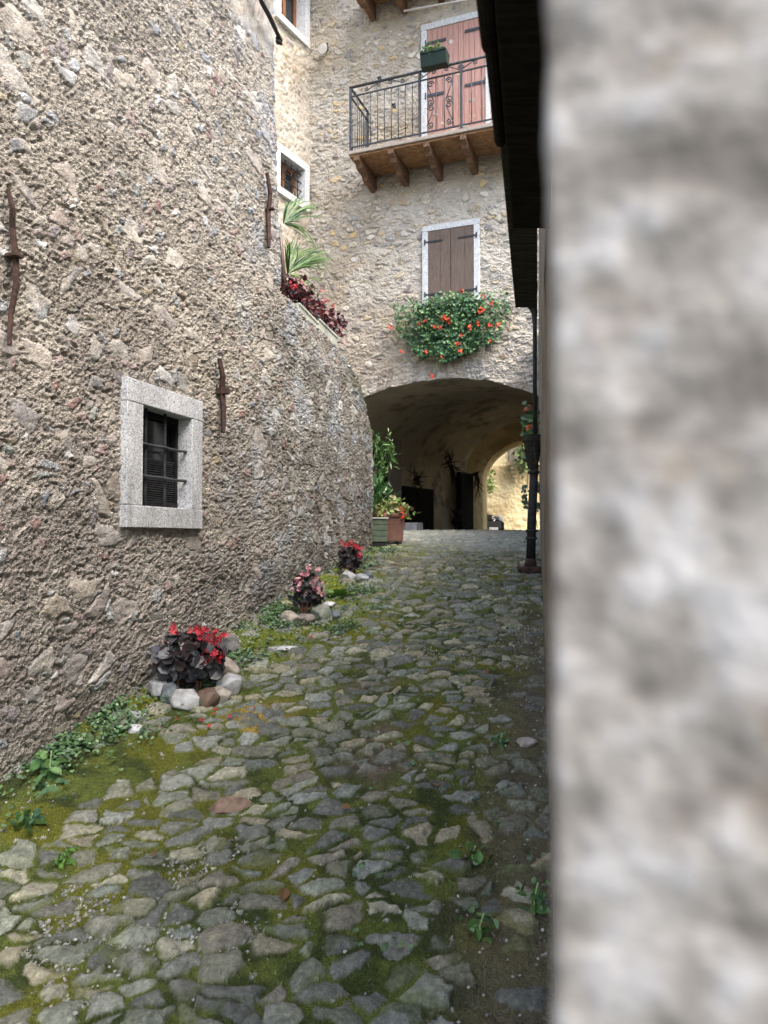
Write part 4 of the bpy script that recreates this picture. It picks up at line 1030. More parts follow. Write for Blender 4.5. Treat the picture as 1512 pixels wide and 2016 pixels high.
def weed(px, py, h, label, big=.05, n=14, col=GREEN, name='leafy_weed', tall=True):
    b = gpix(px, py); t = thing(name, tuple(b), label, 'weed', 'weeds along the walls'); g = MB(); top = b + Vector((.01, -.01, h))
    g.tube([b, b + Vector((0, 0, h * .5)), top], .0025, 5, col=(.5, .7, .3)); g.build('stem', M_leaf, t)
    g = MB(); kz = rng.uniform(0, 1, n); P_ = np.array(b)[None] + np.stack([rng.normal(size=n) * .02, rng.normal(size=n) * .02, kz * h], 1)
    add_leaves(g, P_, big * (1.15 - .6 * kz), 'ovate', np.stack([rng.normal(size=n), rng.normal(size=n) - .3, np.ones(n) * .8], 1), .25, col, .25)
    g.build('foliage', M_leaf, t); return t
weed(98, 1535, .12, 'upright bright green weed at the foot of the house wall', .05, 14, [(.07, .16, .05), (.10, .20, .06)])
weed(92, 1560, .03, 'broad ground-hugging leaf rosette below the upright weed', .07, 7, [(.09, .19, .08), (.12, .22, .10)])
weed(1052, 1810, .11, 'soft green nettle-like weed beside the rendered wall', .035, 26, [(.07, .16, .05), (.09, .20, .06)])
weed(945, 1850, .08, 'low scrambling weed among the cobbles near the rendered wall', .035, 26, [(.06, .14, .05), (.10, .2, .05)])
weed(985, 1470, .06, 'small plant tuft between stones by the rendered wall', .03, 24, [(.06, .14, .05)])
weed(930, 1700, .06, 'low sprawling weed beside a pale cobble', .035, 20, [(.08, .17, .05)])
weed(125, 1705, .05, 'lime green tuft growing over a large verge stone', .03, 24, [(.14, .28, .05), (.10, .22, .05)])
weed(60, 1630, .05, 'dark green leafy tuft at the very edge of the house wall', .05, 24, GREEN)
# ---- ground cover: clover along the wall, moss fuzz, gravel
def scatter_ground(n, y0, y1, dens, seed):
    rg = np.random.default_rng(seed); out = []
    while sum(len(o) for o in out) < n:
        y = y0 * (y1 / y0) ** rg.uniform(0, 1, 20000); xl_ = -.114 + .296 * (np.minimum(y, 8) - 8); xr_ = .04 + .2035 * y
        x = xl_ + (xr_ - xl_) * rg.uniform(0, 1, 20000); k = rg.uniform(0, 1, 20000) < dens(x, y, x - xl_, xr_ - x); out.append(np.stack([x[k], y[k]], 1))
    return np.concatenate(out)[:n]
def clump(x, y, s, sd): return ss(.0, .5, fbm(x * s, y * s, sd, 3))
Q = scatter_ground(5600, 2.2, 8, lambda x, y, dl, dr: (np.clip(1.2 - dl / (.36 + .55 * ss(3, 4.2, y) * clump(x, y, 1.1, 804)), 0, 1) * (.12 + .9 * clump(x, y, 4.2, 801)) * (.25 + .75 * ss(2.8, 3.6, y)) + .012 * clump(x, y, 5, 802) * (dr < .8)) * (1 - .8 * (((x + .62) ** 2 + (y - 3.75) ** 2) < .04)), 5)
g = MB(); n = len(Q); hz = rng.uniform(.008, .045, n)
T = np.stack([Q[:, 0], Q[:, 1], gz(Q[:, 0], Q[:, 1]) + hz], 1)
add_leaves(g, T, .017 + .004 * rng.uniform(0, 1, n), 'round', np.array([0, -.25, 1.]), .35, [(.07, .14, .06), (.09, .18, .07), (.06, .12, .06), (.13, .21, .08)], .35)
o = g.build('clover_leaves', M_leaf, loc=(-.8, 4, -.8)); setp(o, 'low clover-like ground cover hugging the foot of the house wall', 'ground cover', kind='stuff')
# moss: tiny upright blades on the mossy joints, taken from the path's own moss mask
idx = np.flatnonzero((gmoss > .35) & (GY < 6.8) & (GX > -1.9)); area = (GX[0, 1] - GX[0, 0])
wgt = (GY.ravel()[idx] ** -0.2); sel = rng.choice(idx, size=min(110000, len(idx)), replace=False)
n = len(sel); px_, py_, pz_ = GX.ravel()[sel], GY.ravel()[sel], GZ.ravel()[sel]
T = np.stack([px_ + rng.normal(size=n) * .002, py_ + rng.normal(size=n) * .002, pz_ - .001], 1)
M = rotmats(n, tilt=.45); M = M[:, :, [0, 2, 1]] * (rng.uniform(.004, .010, n) * (1 + .06 * py_))[:, None, None]
gm_c = gc.reshape(-1, 3)[sel] * rng.uniform(.8, 1.9, (n, 1)) * np.array([1.08, 1.1, .85])
g = MB(); g.inst([(-.16, 0, 0), (.16, 0, 0), (0, 1, .1)], [np.array([(0, 1, 2)])], M, T, gm_c)
o = g.build('moss_tufts', M_leaf, loc=(0, 4, -.8)); setp(o, 'olive green moss filling the joints of the cobbles', 'moss', kind='stuff')
# gravel
Q = scatter_ground(1700, 1.6, 7, lambda x, y, dl, dr: .03 + .8 * ss(.5, .75, fbm(x * 2.1 + 9, y * 2.1, 91, 3)) + .12 * (dr < .35), 6)
n = len(Q); ix = np.clip(np.searchsorted(ys, Q[:, 1]), 0, ny - 1); fx = (Q[:, 0] - xl[ix]) / (xr[ix] - xl[ix]); jx = np.clip((fx * (nx - 1)).round().astype(int), 0, nx - 1)
keep = gm[ix, jx] < .5; keep |= rng.uniform(0, 1, n) < .03
T = np.stack([Q[:, 0], Q[:, 1], GZ[ix, jx] + .002], 1)[keep]; n = len(T)
ov = [(1, 0, 0), (0, 1, 0), (-1, 0, 0), (0, -1, 0), (.1, .1, .8), (0, 0, -.7), (.6, .6, .35), (-.6, .5, .4), (-.5, -.6, .3), (.6, -.5, .4)]
of = [(0, 6, 4), (6, 1, 4), (1, 7, 4), (7, 2, 4), (2, 8, 4), (8, 3, 4), (3, 9, 4), (9, 0, 4), (0, 5, 1), (1, 5, 2), (2, 5, 3), (3, 5, 0), (0, 1, 6), (1, 2, 7), (2, 3, 8), (3, 0, 9)]
M = rotmats(n, tilt=1.) * (rng.uniform(.0025, .0075, n))[:, None, None]
cc = np.array([(.40, .40, .37), (.32, .32, .30), (.24, .24, .23), (.46, .45, .42), (.35, .30, .25)])[rng.integers(0, 5, n)]
g = MB(); g.inst(ov, [np.array(of)], M, T, cc); o = g.build('gravel', M_rock, loc=(0, 4, -.8)); setp(o, 'pale fine gravel caught between the cobbles', 'gravel', kind='stuff')
g = MB()
for (x, y) in ((420, 1412), (428, 1404), (566, 1326), (455, 1418), (395, 1425), (500, 1400), (612, 1262), (730, 1150), (410, 1440), (350, 1425), (690, 1600), (300, 1700), (860, 1560), (560, 1760), (960, 1330)):
    q = gpix(x, y) + Vector((0, 0, .02)); cc_ = (.45, .05, .05) if y < 1445 else ((.16, .09, .04), (.22, .15, .06))[x % 2]
    add_leaves(g, np.array([q]), .02 if y < 1445 else .045, 'round' if y < 1445 else 'ovate', np.array([0, -.2, 1.]), .3, [cc_])
o = g.build('fallen_leaves', M_petal, loc=(0, 4, -.8)); setp(o, 'fallen red petals and dry leaves on the cobbles', 'fallen leaves', kind='stuff')
# ---- geranium box under the shuttered window
gb = thing('geranium_box', tuple(FA.p(-.0, 3.4, .2)), 'hanging mass of ivy geraniums with orange-red blossoms under the shuttered window', 'flower box')
uL, uR = fpx(792, 650, .2)[0], fpx(985, 650, .2)[0]; zT, zB = fpx(890, 592, .25)[1], fpx(890, 715, .25)[1]
g = MB(); FA.box(g, uL + .25, uR - .25, zT - .22, zT - .03, .06, .24); g.build('trough', M_greenpl, gb, bevel=.01)
g = MB(); FA.box(g, uL + .26, uR - .26, zT - .045, zT - .02, .07, .23); g.build('soil', M_soil, gb)
n = 5200; uc, hw = (uL + uR) / 2, (uR - uL) / 2
u_ = uc + hw * np.clip(rng.normal(size=n) * .50, -1.12, 1.12); tz_ = rng.uniform(0, 1, n)
env = np.sqrt(np.clip(1 - ((u_ - uc) / (hw * 1.12)) ** 2, .02, 1)) * (.86 + .2 * vn(u_ * 5, u_ * 0, 900)) ; env = env ** .55
z_ = zT + .10 * env - (zT + .06 - zB) * env * tz_ ** .8
n_ = .06 + .34 * np.sqrt(rng.uniform(0, 1, n)) * (1 - .45 * tz_) * (.6 + .4 * env)
cl = fbm(u_ * 9, z_ * 9, 910, 3); k = cl > -.38
k |= rng.uniform(0, 1, n) < .25
P_ = FA.arr(u_[k], z_[k], n_[k]); g = MB()
add_leaves(g, P_, .048, 'ivy', np.array(FA.n) * .9 + np.array([0, 0, .65]), .55, [(.08, .19, .08), (.11, .24, .10), (.055, .14, .06), (.18, .30, .10), (.08, .17, .09)], .35)
g.build('foliage', M_leaf, gb)
g = MB()
for i in range(26):
    u0 = uc + hw * rng.uniform(-1.05, 1.05); pts = [FA.p(uc + (u0 - uc) * .6, zT - .02, .2), FA.p(u0, zT - .05 - .2 * rng.random(), .36), FA.p(u0 + rng.normal() * .06, zT - rng.uniform(.2, .85) * (zT - zB), .28)]
    g.tube(pts, .002, 4, col=(.12, .2, .08))
g.build('trailing_stem', M_leaf, gb)
for i, (x, y) in enumerate([(826, 638), (837, 632), (854, 642), (866, 645), (874, 625), (884, 631), (768, 646), (944, 615), (952, 610), (925, 643), (940, 637), (966, 641), (981, 641), (908, 660), (902, 679), (906, 692), (872, 704), (838, 693), (790, 692), (852, 741), (910, 574), (952, 584), (967, 599), (965, 671), (1038 - 2, 0)][:24]):
    q = FA.pix(x, y, .36 if y < 700 else .22); g = MB(); add_flower(g, FA.p(q[0], q[1], .37 if y < 700 else .24), .033 + .010 * rng.random(), ORED, 9, np.array(FA.n) + np.array([0, 0, .3]))
    g.build('flower', M_petal, gb)
    if y > 720 or x < 780: g = MB(); g.tube([FA.p(q[0] * .7 + uc * .3, q[1] + .25, .2), FA.p(q[0], q[1], .23)], .003, 4, col=(.3, .5, .2)); g.build('flower_stalk', M_leaf, gb)
# ---- balcony planter
bu0, bz_ = FA.pix(836, 136, np_); bu1, _ = FA.pix(886, 125, np_)
bp_ = thing('balcony_planter', tuple(FA.p((bu0 + bu1) / 2, bz + H, np_)), 'small dark green plastic planter hooked over the balcony railing', 'planter')
g = MB(); A0, A1 = bu0 + .0, bu1 + .0; zt_ = bz + H + .13; zb_ = bz + H - .07; no = np_ + .03
prof = [(no + .02, zb_), (no + .15, zb_), (no + .19, zt_ - .03), (no + .205, zt_ - .03), (no + .205, zt_), (no - .015, zt_), (no - .015, zt_ - .03), (no, zt_ - .03)]
g.prism([tuple(FA.p(A0, z_, n_)) for n_, z_ in prof], tuple(FA.u * (A1 - A0))); g.build('trough', M_greenpl, bp_, bevel=.004)
g = MB(); n = 500; P_ = FA.arr(rng.uniform(A0 + .0, A1 - .08, n), zt_ + .13 * rng.uniform(-.3, 1, n) ** 1.3 if False else zt_ + rng.uniform(-.05, .13, n) * rng.uniform(.3, 1, n), no + rng.uniform(.0, .22, n))
add_leaves(g, P_, .028, 'ovate', np.array([0, 0, 1.]), .8, [(.10, .22, .05), (.15, .28, .08), (.07, .16, .04)]); g.build('foliage', M_leaf, bp_)
g = MB()
for uu_ in (A0 + .06, A1 - .06): g.tube([FA.p(uu_, bz + H + .02, np_ - .02), FA.p(uu_, bz + H + .045, np_ + .01), FA.p(uu_, zb_ + .02, no + .01)], .004, 5)
g.build('hook', M_black, bp_)
# ---- wall lamp
lu, lz = FA.pix(638, 96, .1); wl = thing('wall_lamp', tuple(FA.p(lu, lz, .1)), 'small white enamel wall lamp near the inner corner of the facade', 'lamp')
g = MB(); ax_ = (FA.u, FA.n.cross(FA.u).normalized(), (FA.n * .55 + Vector((0, 0, -1)) * .8).normalized())
g.lathe(FA.p(lu, lz, .13), [(.02, -.07), (.045, -.06), (.06, -.02), (.085, .04), (.09, .06), (.07, .062)], 18, ax_); g.build('lamp_shade', M_white, wl, smooth=True)
g = MB(); g.tube([FA.p(lu, lz + .05, -.01), FA.p(lu, lz + .10, .06), FA.p(lu, lz + .06, .11)], .012); FA.box(g, lu - .035, lu + .035, lz + .02, lz + .14, -.01, .03); g.build('bracket', M_iron, wl)
# ---- palm and red begonias above the retaining wall
def strap(g, b, mid, tip, w, col, n=9, drop=0):
    b, mid, tip = Vector(b), Vector(mid), Vector(tip); vs = []
    for k in range(n + 1):
        t_ = k / n; p = b * (1 - t_) ** 2 + mid * 2 * t_ * (1 - t_) + tip * t_ ** 2
        d = (mid - b) * (1 - t_) + (tip - mid) * t_; s_ = d.cross(Vector((.3, -1, .2))).normalized(); ww = w * min(1, 4 * t_ + .35) * (1 - t_ ** 3) + .0008
        vs += [tuple(p - s_ * ww), tuple(p + Vector((0, -.1, .3)) * ww), tuple(p + s_ * ww)]
    f = [];
    for k in range(n): a = 3 * k; f += [(a, a + 1, a + 4, a + 3), (a + 1, a + 2, a + 5, a + 4)]
    g.add(vs, f, col)
def tpt(px, py, n): u, z = LW.pix(px, py, n); return LW.p(u, z, n)
pb = tpt(566, 545, -.16); pt = thing('potted_palm', tuple(pb), 'palm with long arching strap leaves standing on the terrace behind the wall', 'palm')
pals = [(.06, .13, .02), (.08, .16, .03), (.045, .10, .02), (.12, .19, .045)]
for (bx_, by_), tips in (((566, 540), [((590, 480), (632, 488)), ((600, 490), (652, 503)), ((600, 500), (655, 512)), ((590, 505), (648, 545)), ((600, 508), (656, 514)), ((600, 540), (640, 558)), ((598, 540), (632, 575)), ((585, 500), (602, 485)), ((575, 470), (568, 478)), ((572, 490), (580, 480)), ((580, 490), (592, 480)), ((570, 480), (574, 488)), ((600, 498), (640, 490)), ((590, 535), (616, 572)), ((605, 495), (658, 498)), ((575, 520), (586, 470)), ((572, 510), (566, 470)), ((596, 510), (650, 530))]),
                         ((558, 440), [((585, 395), (598, 384)), ((590, 400), (628, 402)), ((590, 420), (642, 428)), ((595, 405), (630, 405)), ((600, 440), (612, 470)), ((610, 440), (628, 492)), ((600, 450), (625, 495)), ((575, 400), (590, 392)), ((570, 400), (588, 394)), ((572, 410), (590, 398)), ((565, 400), (576, 398)), ((580, 430), (600, 425)), ((600, 445), (605, 475))])):
    for (mx_, my_), (tx_, ty_) in tips + [((a_ + rng.normal() * 6, b_ + rng.normal() * 6), (c_ - abs(rng.normal()) * 6, d_ + rng.normal() * 12)) for r__ in range(3) for (a_, b_), (c_, d_) in tips]:
        g = MB(); n0 = -.16 + rng.normal() * .04
        strap(g, tpt(bx_, by_, -.16), tpt(mx_ + rng.normal() * 3, my_, n0 + .02), tpt(tx_, ty_, n0 + rng.uniform(-.1, .08)), .0042 + .0035 * rng.random(), np.array(pals[rng.integers(0, 4)]))
        g.build('frond', M_leaf, pt)
g = MB(); g.tube([tpt(562, 600, -.2), tpt(558, 540, -.18), tpt(550, 440, -.17)], [.03, .022, .012], 8, col=(.12, .08, .05)); g.build('trunk', M_leaf, pt, smooth=True)
tr = [(tpt(572, 606, -.15), tpt(612, 646, -.15)), (tpt(612, 636, -.14), tpt(652, 674, -.14))]
tb0 = tpt(612, 620, -.12); tgh = thing('begonia_trough', tuple(tb0), 'row of red-leaved begonias in off-white troughs on top of the sloping wall', 'planter')
for a_, b_ in tr:
    g = MB(); dv = b_ - a_; L_ = dv.length; dx = dv.normalized(); up = dx.cross(LW.n).normalized(); up = up if up.z > 0 else -up
    prof = [(-.055, -.11), (.055, -.11), (.075, .02), (.085, .02), (.085, .04), (-.085, .04), (-.085, .02), (-.075, .02)]
    g.prism([tuple(a_ + LW.n * x_ + up * y_ ) for x_, y_ in prof], tuple(dv * .97)); g.build('trough', M_whitepl, tgh, bevel=.005)
pts = []; n = 850
xs_ = rng.uniform(0, 1, n); base = np.array(tpt(568, 552, -.12))[None] * (1 - xs_[:, None]) + np.array(tpt(662, 640, -.12))[None] * xs_[:, None]
P_ = base + rng.normal(size=(n, 3)) * np.array([.045, .06, .050]) + np.array([0, 0, -.03])
g = MB(); add_leaves(g, P_, .042, 'ovate', np.array([.3, -.6, .6]), .8, DKRED + [(.12, .06, .05)], .4); g.build('foliage', M_leaf, tgh)
g = MB(); P2 = np.array(tpt(676, 634, -.05)) + rng.normal(size=(26, 3)) * np.array([.03, .02, .015]); add_leaves(g, P2, .04, 'ovate', np.array([0, -1, .3]), .8, DKRED); g.tube([tpt(652, 632, -.1), tpt(678, 634, -.05)], .002, 4, col=(.3, .1, .08)); g.build('stray_shoot', M_leaf, tgh)
for (x, y) in ((574, 562), (578, 568), (632, 572), (644, 592), (654, 602)):
    g = MB(); add_flower(g, tpt(x, y, -.02), .028, RED, 6, np.array([.5, -1, .2])); g.build('flower', M_petal, tgh)
# ---- pots at the end of the retaining wall
def boxpot(mb, c, w0, w1, dp, h, ax):
    v = []
    for z, w_ in ((0, w0), (h, w1)):
        for i, j in ((-1, -1), (1, -1), (1, 1), (-1, 1)): v.append(tuple(c + ax[0] * (i * w_ / 2) + ax[1] * (j * w_ * dp / 2) + Vector((0, 0, z))))
    mb.add(v, [(3, 2, 1, 0), (0, 1, 5, 4), (1, 2, 6, 5), (2, 3, 7, 6), (3, 0, 4, 7), (4, 5, 6, 7)])
pax = (Vector((.97, .24, 0)), Vector((-.24, .97, 0)), Vector((0, 0, 1)))
p1 = ray(772, 1074); p1 = p1 * (8.62 / p1.y); p1.z = float(gz(p1.x, p1.y)) + .03
tp = thing('terracotta_planter', tuple(p1), 'tall square terracotta planter with trailing variegated begonia at the end of the wall', 'planter', None)
g = MB(); boxpot(g, p1, .205, .24, 1, .27, pax); boxpot(g, p1 + Vector((0, 0, .272)), .262, .268, 1, .05, pax); g.build('pot', M_terra, tp, bevel=.012)
g = MB(); 
for i in (-1, 1):
    for j in (-1, 1): g.box(p1 + pax[0] * (.07 * i) + pax[1] * (.07 * j) + Vector((0, 0, -.03)), (.04, .04, .055), pax)
g.build('foot', M_black, tp)
n = 420; cT = np.array(p1) + np.array([0, 0, .36]); g = MB()
add_leaves(g, cT + rng.normal(size=(n, 3)) * np.array([.10, .07, .055]), .05, 'ovate', np.array([0, -.7, .6]), .8, LIME + [(.30, .14, .06), (.12, .2, .05), (.35, .33, .18)], .3); g.build('foliage', M_leaf, tp)
for (x, y) in ((788, 1002), (791, 1018), (792, 1010)):
    q = ray(x, y) * (8.5 / ray(x, y).y); g = MB(); add_flower(g, q, .035, ORED, 7); g.build('flower', M_petal, tp)
p2 = ray(737, 1078); p2 = p2 * (8.45 / p2.y); p2.z = float(gz(p2.x, p2.y)) + .04
g2 = thing('green_box_planter', tuple(p2), 'green planter box of horizontal boards tucked against the wall end', 'planter')
for k in range(4):
    g = MB(); boxpot(g, p2 + Vector((0, 0, .004 + .063 * k)), .25, .25, .9, .058, pax); g.build('board', M_greenwood, g2, bevel=.003)
g = MB(); boxpot(g, p2 + Vector((0, 0, .258)), .275, .275, .9, .016, pax); g.build('lid', M_whitepl, g2, bevel=.003)
g = MB(); g.box(p2 + Vector((0, 0, -.02)), (.24, .2, .04), pax); g.build('plinth', M_black, g2)
p3 = p2 + Vector((.02, .30, .20)); g3 = thing('terracotta_pot', tuple(p3), 'smaller terracotta pot behind the green box planter with leafy shrub', 'plant pot')
g = MB(); boxpot(g, p3, .22, .27, .9, .16, pax); boxpot(g, p3 + Vector((0, 0, .162)), .29, .29, .9, .035, pax); g.build('pot', M_terra, g3, bevel=.008)
g = MB(); g.box(p3 + Vector((0, 0, -.11)), (.2, .18, .2), pax); g.build('pedestal', M_granite, g3)
g = MB(); n = 700
hh = rng.uniform(0, 1, n)
P_ = np.array(p3)[None] + np.stack([-.02 + rng.normal(size=n) * .07, rng.normal(size=n) * .08, .2 + hh * .30], 1)
add_leaves(g, P_, .10, 'long', np.stack([rng.normal(size=n), rng.normal(size=n) - .5, rng.normal(size=n) * .4], 1), .5, [(.04, .12, .03), (.06, .16, .04), (.09, .19, .06)], .3); g.build('foliage', M_leaf, g3)
# oleander-like shrub, tall, and dark yucca
p4 = p3 + Vector((-.05, .25, -.28)); p4.z = float(gz(p4.x, p4.y)); g4 = thing('oleander_shrub', tuple(p4), 'tall light green oleander shrub leaning out past the wall end', 'shrub')
g = MB(); tops_ = []
for (x, y, q) in ((742, 868, 8.9), (765, 872, 9.0), (748, 890, 8.9), (758, 900, 9.0), (772, 905, 9.0), (744, 915, 8.9), (740, 880, 8.9), (752, 930, 8.9), (742, 945, 8.9), (744, 900, 8.95), (750, 915, 8.9), (741, 960, 8.9)):
    tpq = ray(x, y) * (q / ray(x, y).y); tops_.append(tpq); g.tube([p4, (p4 + tpq) / 2 + Vector((-.05, 0, .15)), tpq], [.008, .006, .003], 5, col=(.5, .4, .25))
g.build('stem', M_leaf, g4)
g = MB(); 
for tpq in tops_:
    n = 34; P_ = np.array(tpq)[None] + rng.normal(size=(n, 3)) * np.array([.022, .03, .055]); add_leaves(g, P_, .085, 'long', np.stack([rng.normal(size=n), -np.ones(n) * .6, rng.normal(size=n) * .5], 1), .4, [(.08, .17, .04), (.12, .23, .06), (.05, .12, .03)], .3)
g.build('foliage', M_leaf, g4)
p5 = Vector((-.02 + .05, 9.25, 0)); p5 = ray(762, 1000) * (9.3 / ray(762, 1000).y); p5.z = float(gz(p5.x, p5.y)); g5 = thing('yucca', tuple(p5), 'dark spiky yucca behind the terracotta planters', 'yucca')
g = MB(); g.tube([p5, p5 + Vector((0, 0, .42))], .03, 8, col=(.5, .35, .2)); g.build('trunk', M_leaf, g5, smooth=True)
for k in range(38):
    a = rng.uniform(0, 6.28); el = rng.uniform(-.3, 1.3); L_ = rng.uniform(.22, .34); b_ = p5 + Vector((0, 0, .38)); dv = Vector((math.cos(a) * math.cos(el), math.sin(a) * math.cos(el), math.sin(el)))
    g = MB(); strap(g, b_, b_ + dv * L_ * .6, b_ + dv * L_ - Vector((0, 0, .05)), .011, np.array((.03, .09, .03)) * rng.uniform(.6, 1.4)); g.build('blade_leaf', M_leaf, g5)
# ---- passage: grey block, little box, dark root decorations
q = ray(812, 1040); q = q * (13.6 / q.y); zb_ = float(gz(q.x, q.y)); g = MB(); g.box(Vector((q.x - .04, q.y, zb_ + .10)), (.26, .4, .24), PW.ax); o = g.build('stone_step', M_granite, loc=(q.x, q.y, zb_), bevel=.02); setp(o, 'low grey stone block at the passage entrance beside the terracotta planter', 'step')
u_, z_ = PW.pix(791, 920, .09); o = MB(); PW.box(o, u_ - .05, u_ + .05, z_ - .055, z_ + .055, .03, .08); wb = thing('wall_box', tuple(PW.p(u_, z_, .05)), 'tiny dark switch box with white button on the passage wall', 'switch box'); o.build('casing', M_black, wb, bevel=.005)
o = MB(); PW.box(o, u_ - .012, u_ + .03, z_ - .03, z_ + .012, .081, .088); o.build('button', M_white, wb)
def rootdeco(px, py, spx, label, seed, n=16, down=.2, cat='root decoration', dn=.12):
    rg = np.random.default_rng(seed); u, z = PW.pix(px, py, dn); sz = spx / F * PW.p(u, z, dn).y; c = PW.p(u, z, dn)
    t = thing('root_ornament', tuple(c), label, cat, 'gnarled root ornaments in the passage'); g = MB()
    g.tube([c - PW.n * (dn - .01), c - PW.n * .03 + Vector((0, 0, .05)), c + Vector((0, 0, -.10))], [.03, .05, .03], 7)
    g.build('stump', M_twig, t, smooth=True); g = MB()
    for k in range(n):
        a = rg.uniform(0, 6.28); L = sz * rg.uniform(.3, .55); d = PW.u * math.cos(a) + Vector((0, 0, math.sin(a) - down)) + PW.n * rg.uniform(0, .3)
        p1_ = c + d * L * .5 + Vector(rg.normal(size=3)) * .04; p2_ = c + d * L + Vector(rg.normal(size=3)) * .07
        g.tube([c, p1_, p2_], [.020, .013, .005], 5); d2 = d + Vector(rg.normal(size=3)) * .6; g.tube([p1_, p1_ + d2 * L * .4], [.011, .004], 5)
    g.build('branch', M_twig, t, smooth=True)
rootdeco(886, 912, 70, 'big dark gnarled root hung on the passage wall above the planter level', 1, 20, .2)
rootdeco(940, 935, 44, 'dark root with long hanging tips on the arch jamb', 2, 14, .9)
rootdeco(823, 946, 56, 'spiky dark root lying over the low cellar door', 3, 12, -.2)
rootdeco(897, 1028, 46, 'dry twiggy dark shrub standing by the narrow side door', 4, 26, -.4)
# ---- green tuft on the arch jamb and the creeper on the ochre house
def creeper(fr, pts, n_, nl, size, cols, label, name='creeper', spread=.12):
    q0 = fr.p(*fr.pix(pts[0][0], pts[0][1], n_), n_); t = thing(name, tuple(q0), label, 'climbing plant'); P3 = [fr.p(*fr.pix(x, y, n_), n_) for x, y in pts]
    g = MB(); g.tube(P3, .008, 5, col=(.4, .35, .2)); g.build('stem', M_leaf, t)
    g = MB(); ii = rng.integers(0, len(P3) - 1, nl); ff = rng.uniform(0, 1, (nl, 1)); A_ = np.array([tuple(p) for p in P3]); P_ = A_[ii] * (1 - ff) + A_[ii + 1] * ff + rng.normal(size=(nl, 3)) * spread
    add_leaves(g, P_, size, 'ivy', np.array(fr.n) + np.array([0, 0, .5]), .7, cols); g.build('foliage', M_leaf, t)
creeper(CH, [(962, 925), (964, 950), (963, 965)], .25, 130, .09, LIME, 'yellow-green trailing creeper on the ochre house beside the arch', spread=.08)
creeper(CH, [(1036, 865), (1034, 885), (1030, 905), (1036, 915)], .6, 330, .13, [(.08, .14, .04), (.12, .18, .05), (.17, .21, .06)], 'bushy green creeper over the ochre house shutters', spread=.16)
# ---- drainpipe, hopper and geranium at the right
dp = 7.0
def rwp(px, py, d): q = ray(px, py); return q * (d / q.y)
pb = rwp(1046, 1120, dp); gzv = float(gz(pb.x, pb.y)); 
dpt = thing('drainpipe', (pb.x, pb.y, gzv), 'old black iron drainpipe with hopper head standing against the lane wall', 'drainpipe')
g = MB(); g.tube([rwp(1045, 1100, dp), rwp(1047, 1020, dp), rwp(1050, 960, dp), rwp(1052, 915, dp)], [.044, .042, .040, .040], 16)
for y in (1060, 1045, 930): g.lathe(rwp(1046 + (1060 - y) * .035, y, dp), [(.050, -.012), (.055, -.01), (.055, .01), (.050, .012)], 16)
g.build('pipe', M_black, dpt, smooth=True)
g = MB(); hc = rwp(1049, 918, dp); 
g.lathe(hc, [(.046, -.02), (.05, 0), (.075, .14), (.085, .23), (.095, .23), (.095, .29), (.075, .29), (.07, .22)], 14); g.build('hopper_head', M_eave2, dpt)
g = MB(); g.tube([rwp(1053, 862, dp), rwp(1053, 640, dp), rwp(1052, 615, dp), rwp(1046, 596, dp), rwp(1046, 560, dp - .3)], [.02, .02, .03, .055, .06], 10); g.build('upper_pipe', M_black, dpt, smooth=True)
g = MB(); fb_ = Vector((pb.x, pb.y, gzv)); g.prism([tuple(fb_ + Vector(q)) for q in ((-.13, -.12, -.02), (.10, -.12, -.02), (.10, .1, -.02), (-.13, .1, -.02))], (0, 0, .07)); g.build('base_block', M_rust, dpt, bevel=.02)
g = MB(); g.tube([rwp(1045, 1100, dp), rwp(1044, 1118, dp)], [.05, .06], 14); g.build('foot', M_rust, dpt, smooth=True)
g = MB(); g.tube([rwp(1056, 858, dp - .06), rwp(1050, 880, dp - .09), rwp(1056, 912, dp - .09), rwp(1062, 918, dp - .05)], .004, 5); g.build('wire', M_iron, dpt)
gr = thing('wall_geranium', tuple(rwp(1048, 880, 7.9)), 'few red geranium blossoms and leaves beside the hopper head', 'geranium')
g = MB(); n = 150; q0 = np.array(rwp(1044, 838, 7.9)); P_ = q0 + rng.normal(size=(n, 3)) * np.array([.035, .06, .10]); add_leaves(g, P_, .05, 'round', np.array([-.5, -1, .4]), .7, GREEN); g.build('foliage', M_leaf, gr)
for x, y in ((1039, 806), (1043, 840), (1040, 843)):
    g = MB(); add_flower(g, rwp(x, y, 7.8), .036, ORED, 8); g.build('flower', M_petal, gr)
g = MB(); 
g.tube([rwp(1052, 900, 8.0), rwp(1044, 840, 7.9), rwp(1039, 806, 7.85)], .004, 5, col=(.3, .5, .2)); g.build('stem', M_leaf, gr)
g = MB(); boxpot(g, rwp(1056, 890, 8.0), .16, .2, 1, .16, pax); g.build('pot', M_black, gr)
cv = thing('wall_ivy', tuple(rwp(1040, 1000, 8.6)), 'thin ivy sprays hanging beside the drainpipe', 'ivy')
g = MB()
for x, y, k_ in ((1036, 962, 14), (1033, 978, 12), (1034, 990, 18), (1058, 1000, 30), (1060, 960, 26), (1038, 900, 20)):
    n = k_; add_leaves(g, np.array(rwp(x, y, 8.6)) + rng.normal(size=(n, 3)) * np.array([.02, .04, .03]), .045, 'ivy', np.array([-.3, -1, .3]), .7, [(.05, .12, .05), (.08, .15, .08)])
g.build('foliage', M_leaf, cv); g = MB(); g.tube([rwp(1058, 1040, 8.7), rwp(1050, 980, 8.7), rwp(1038, 962, 8.6), rwp(1040, 895, 8.6)], .004, 5, col=(.3, .25, .15)); g.build('stem', M_leaf, cv)
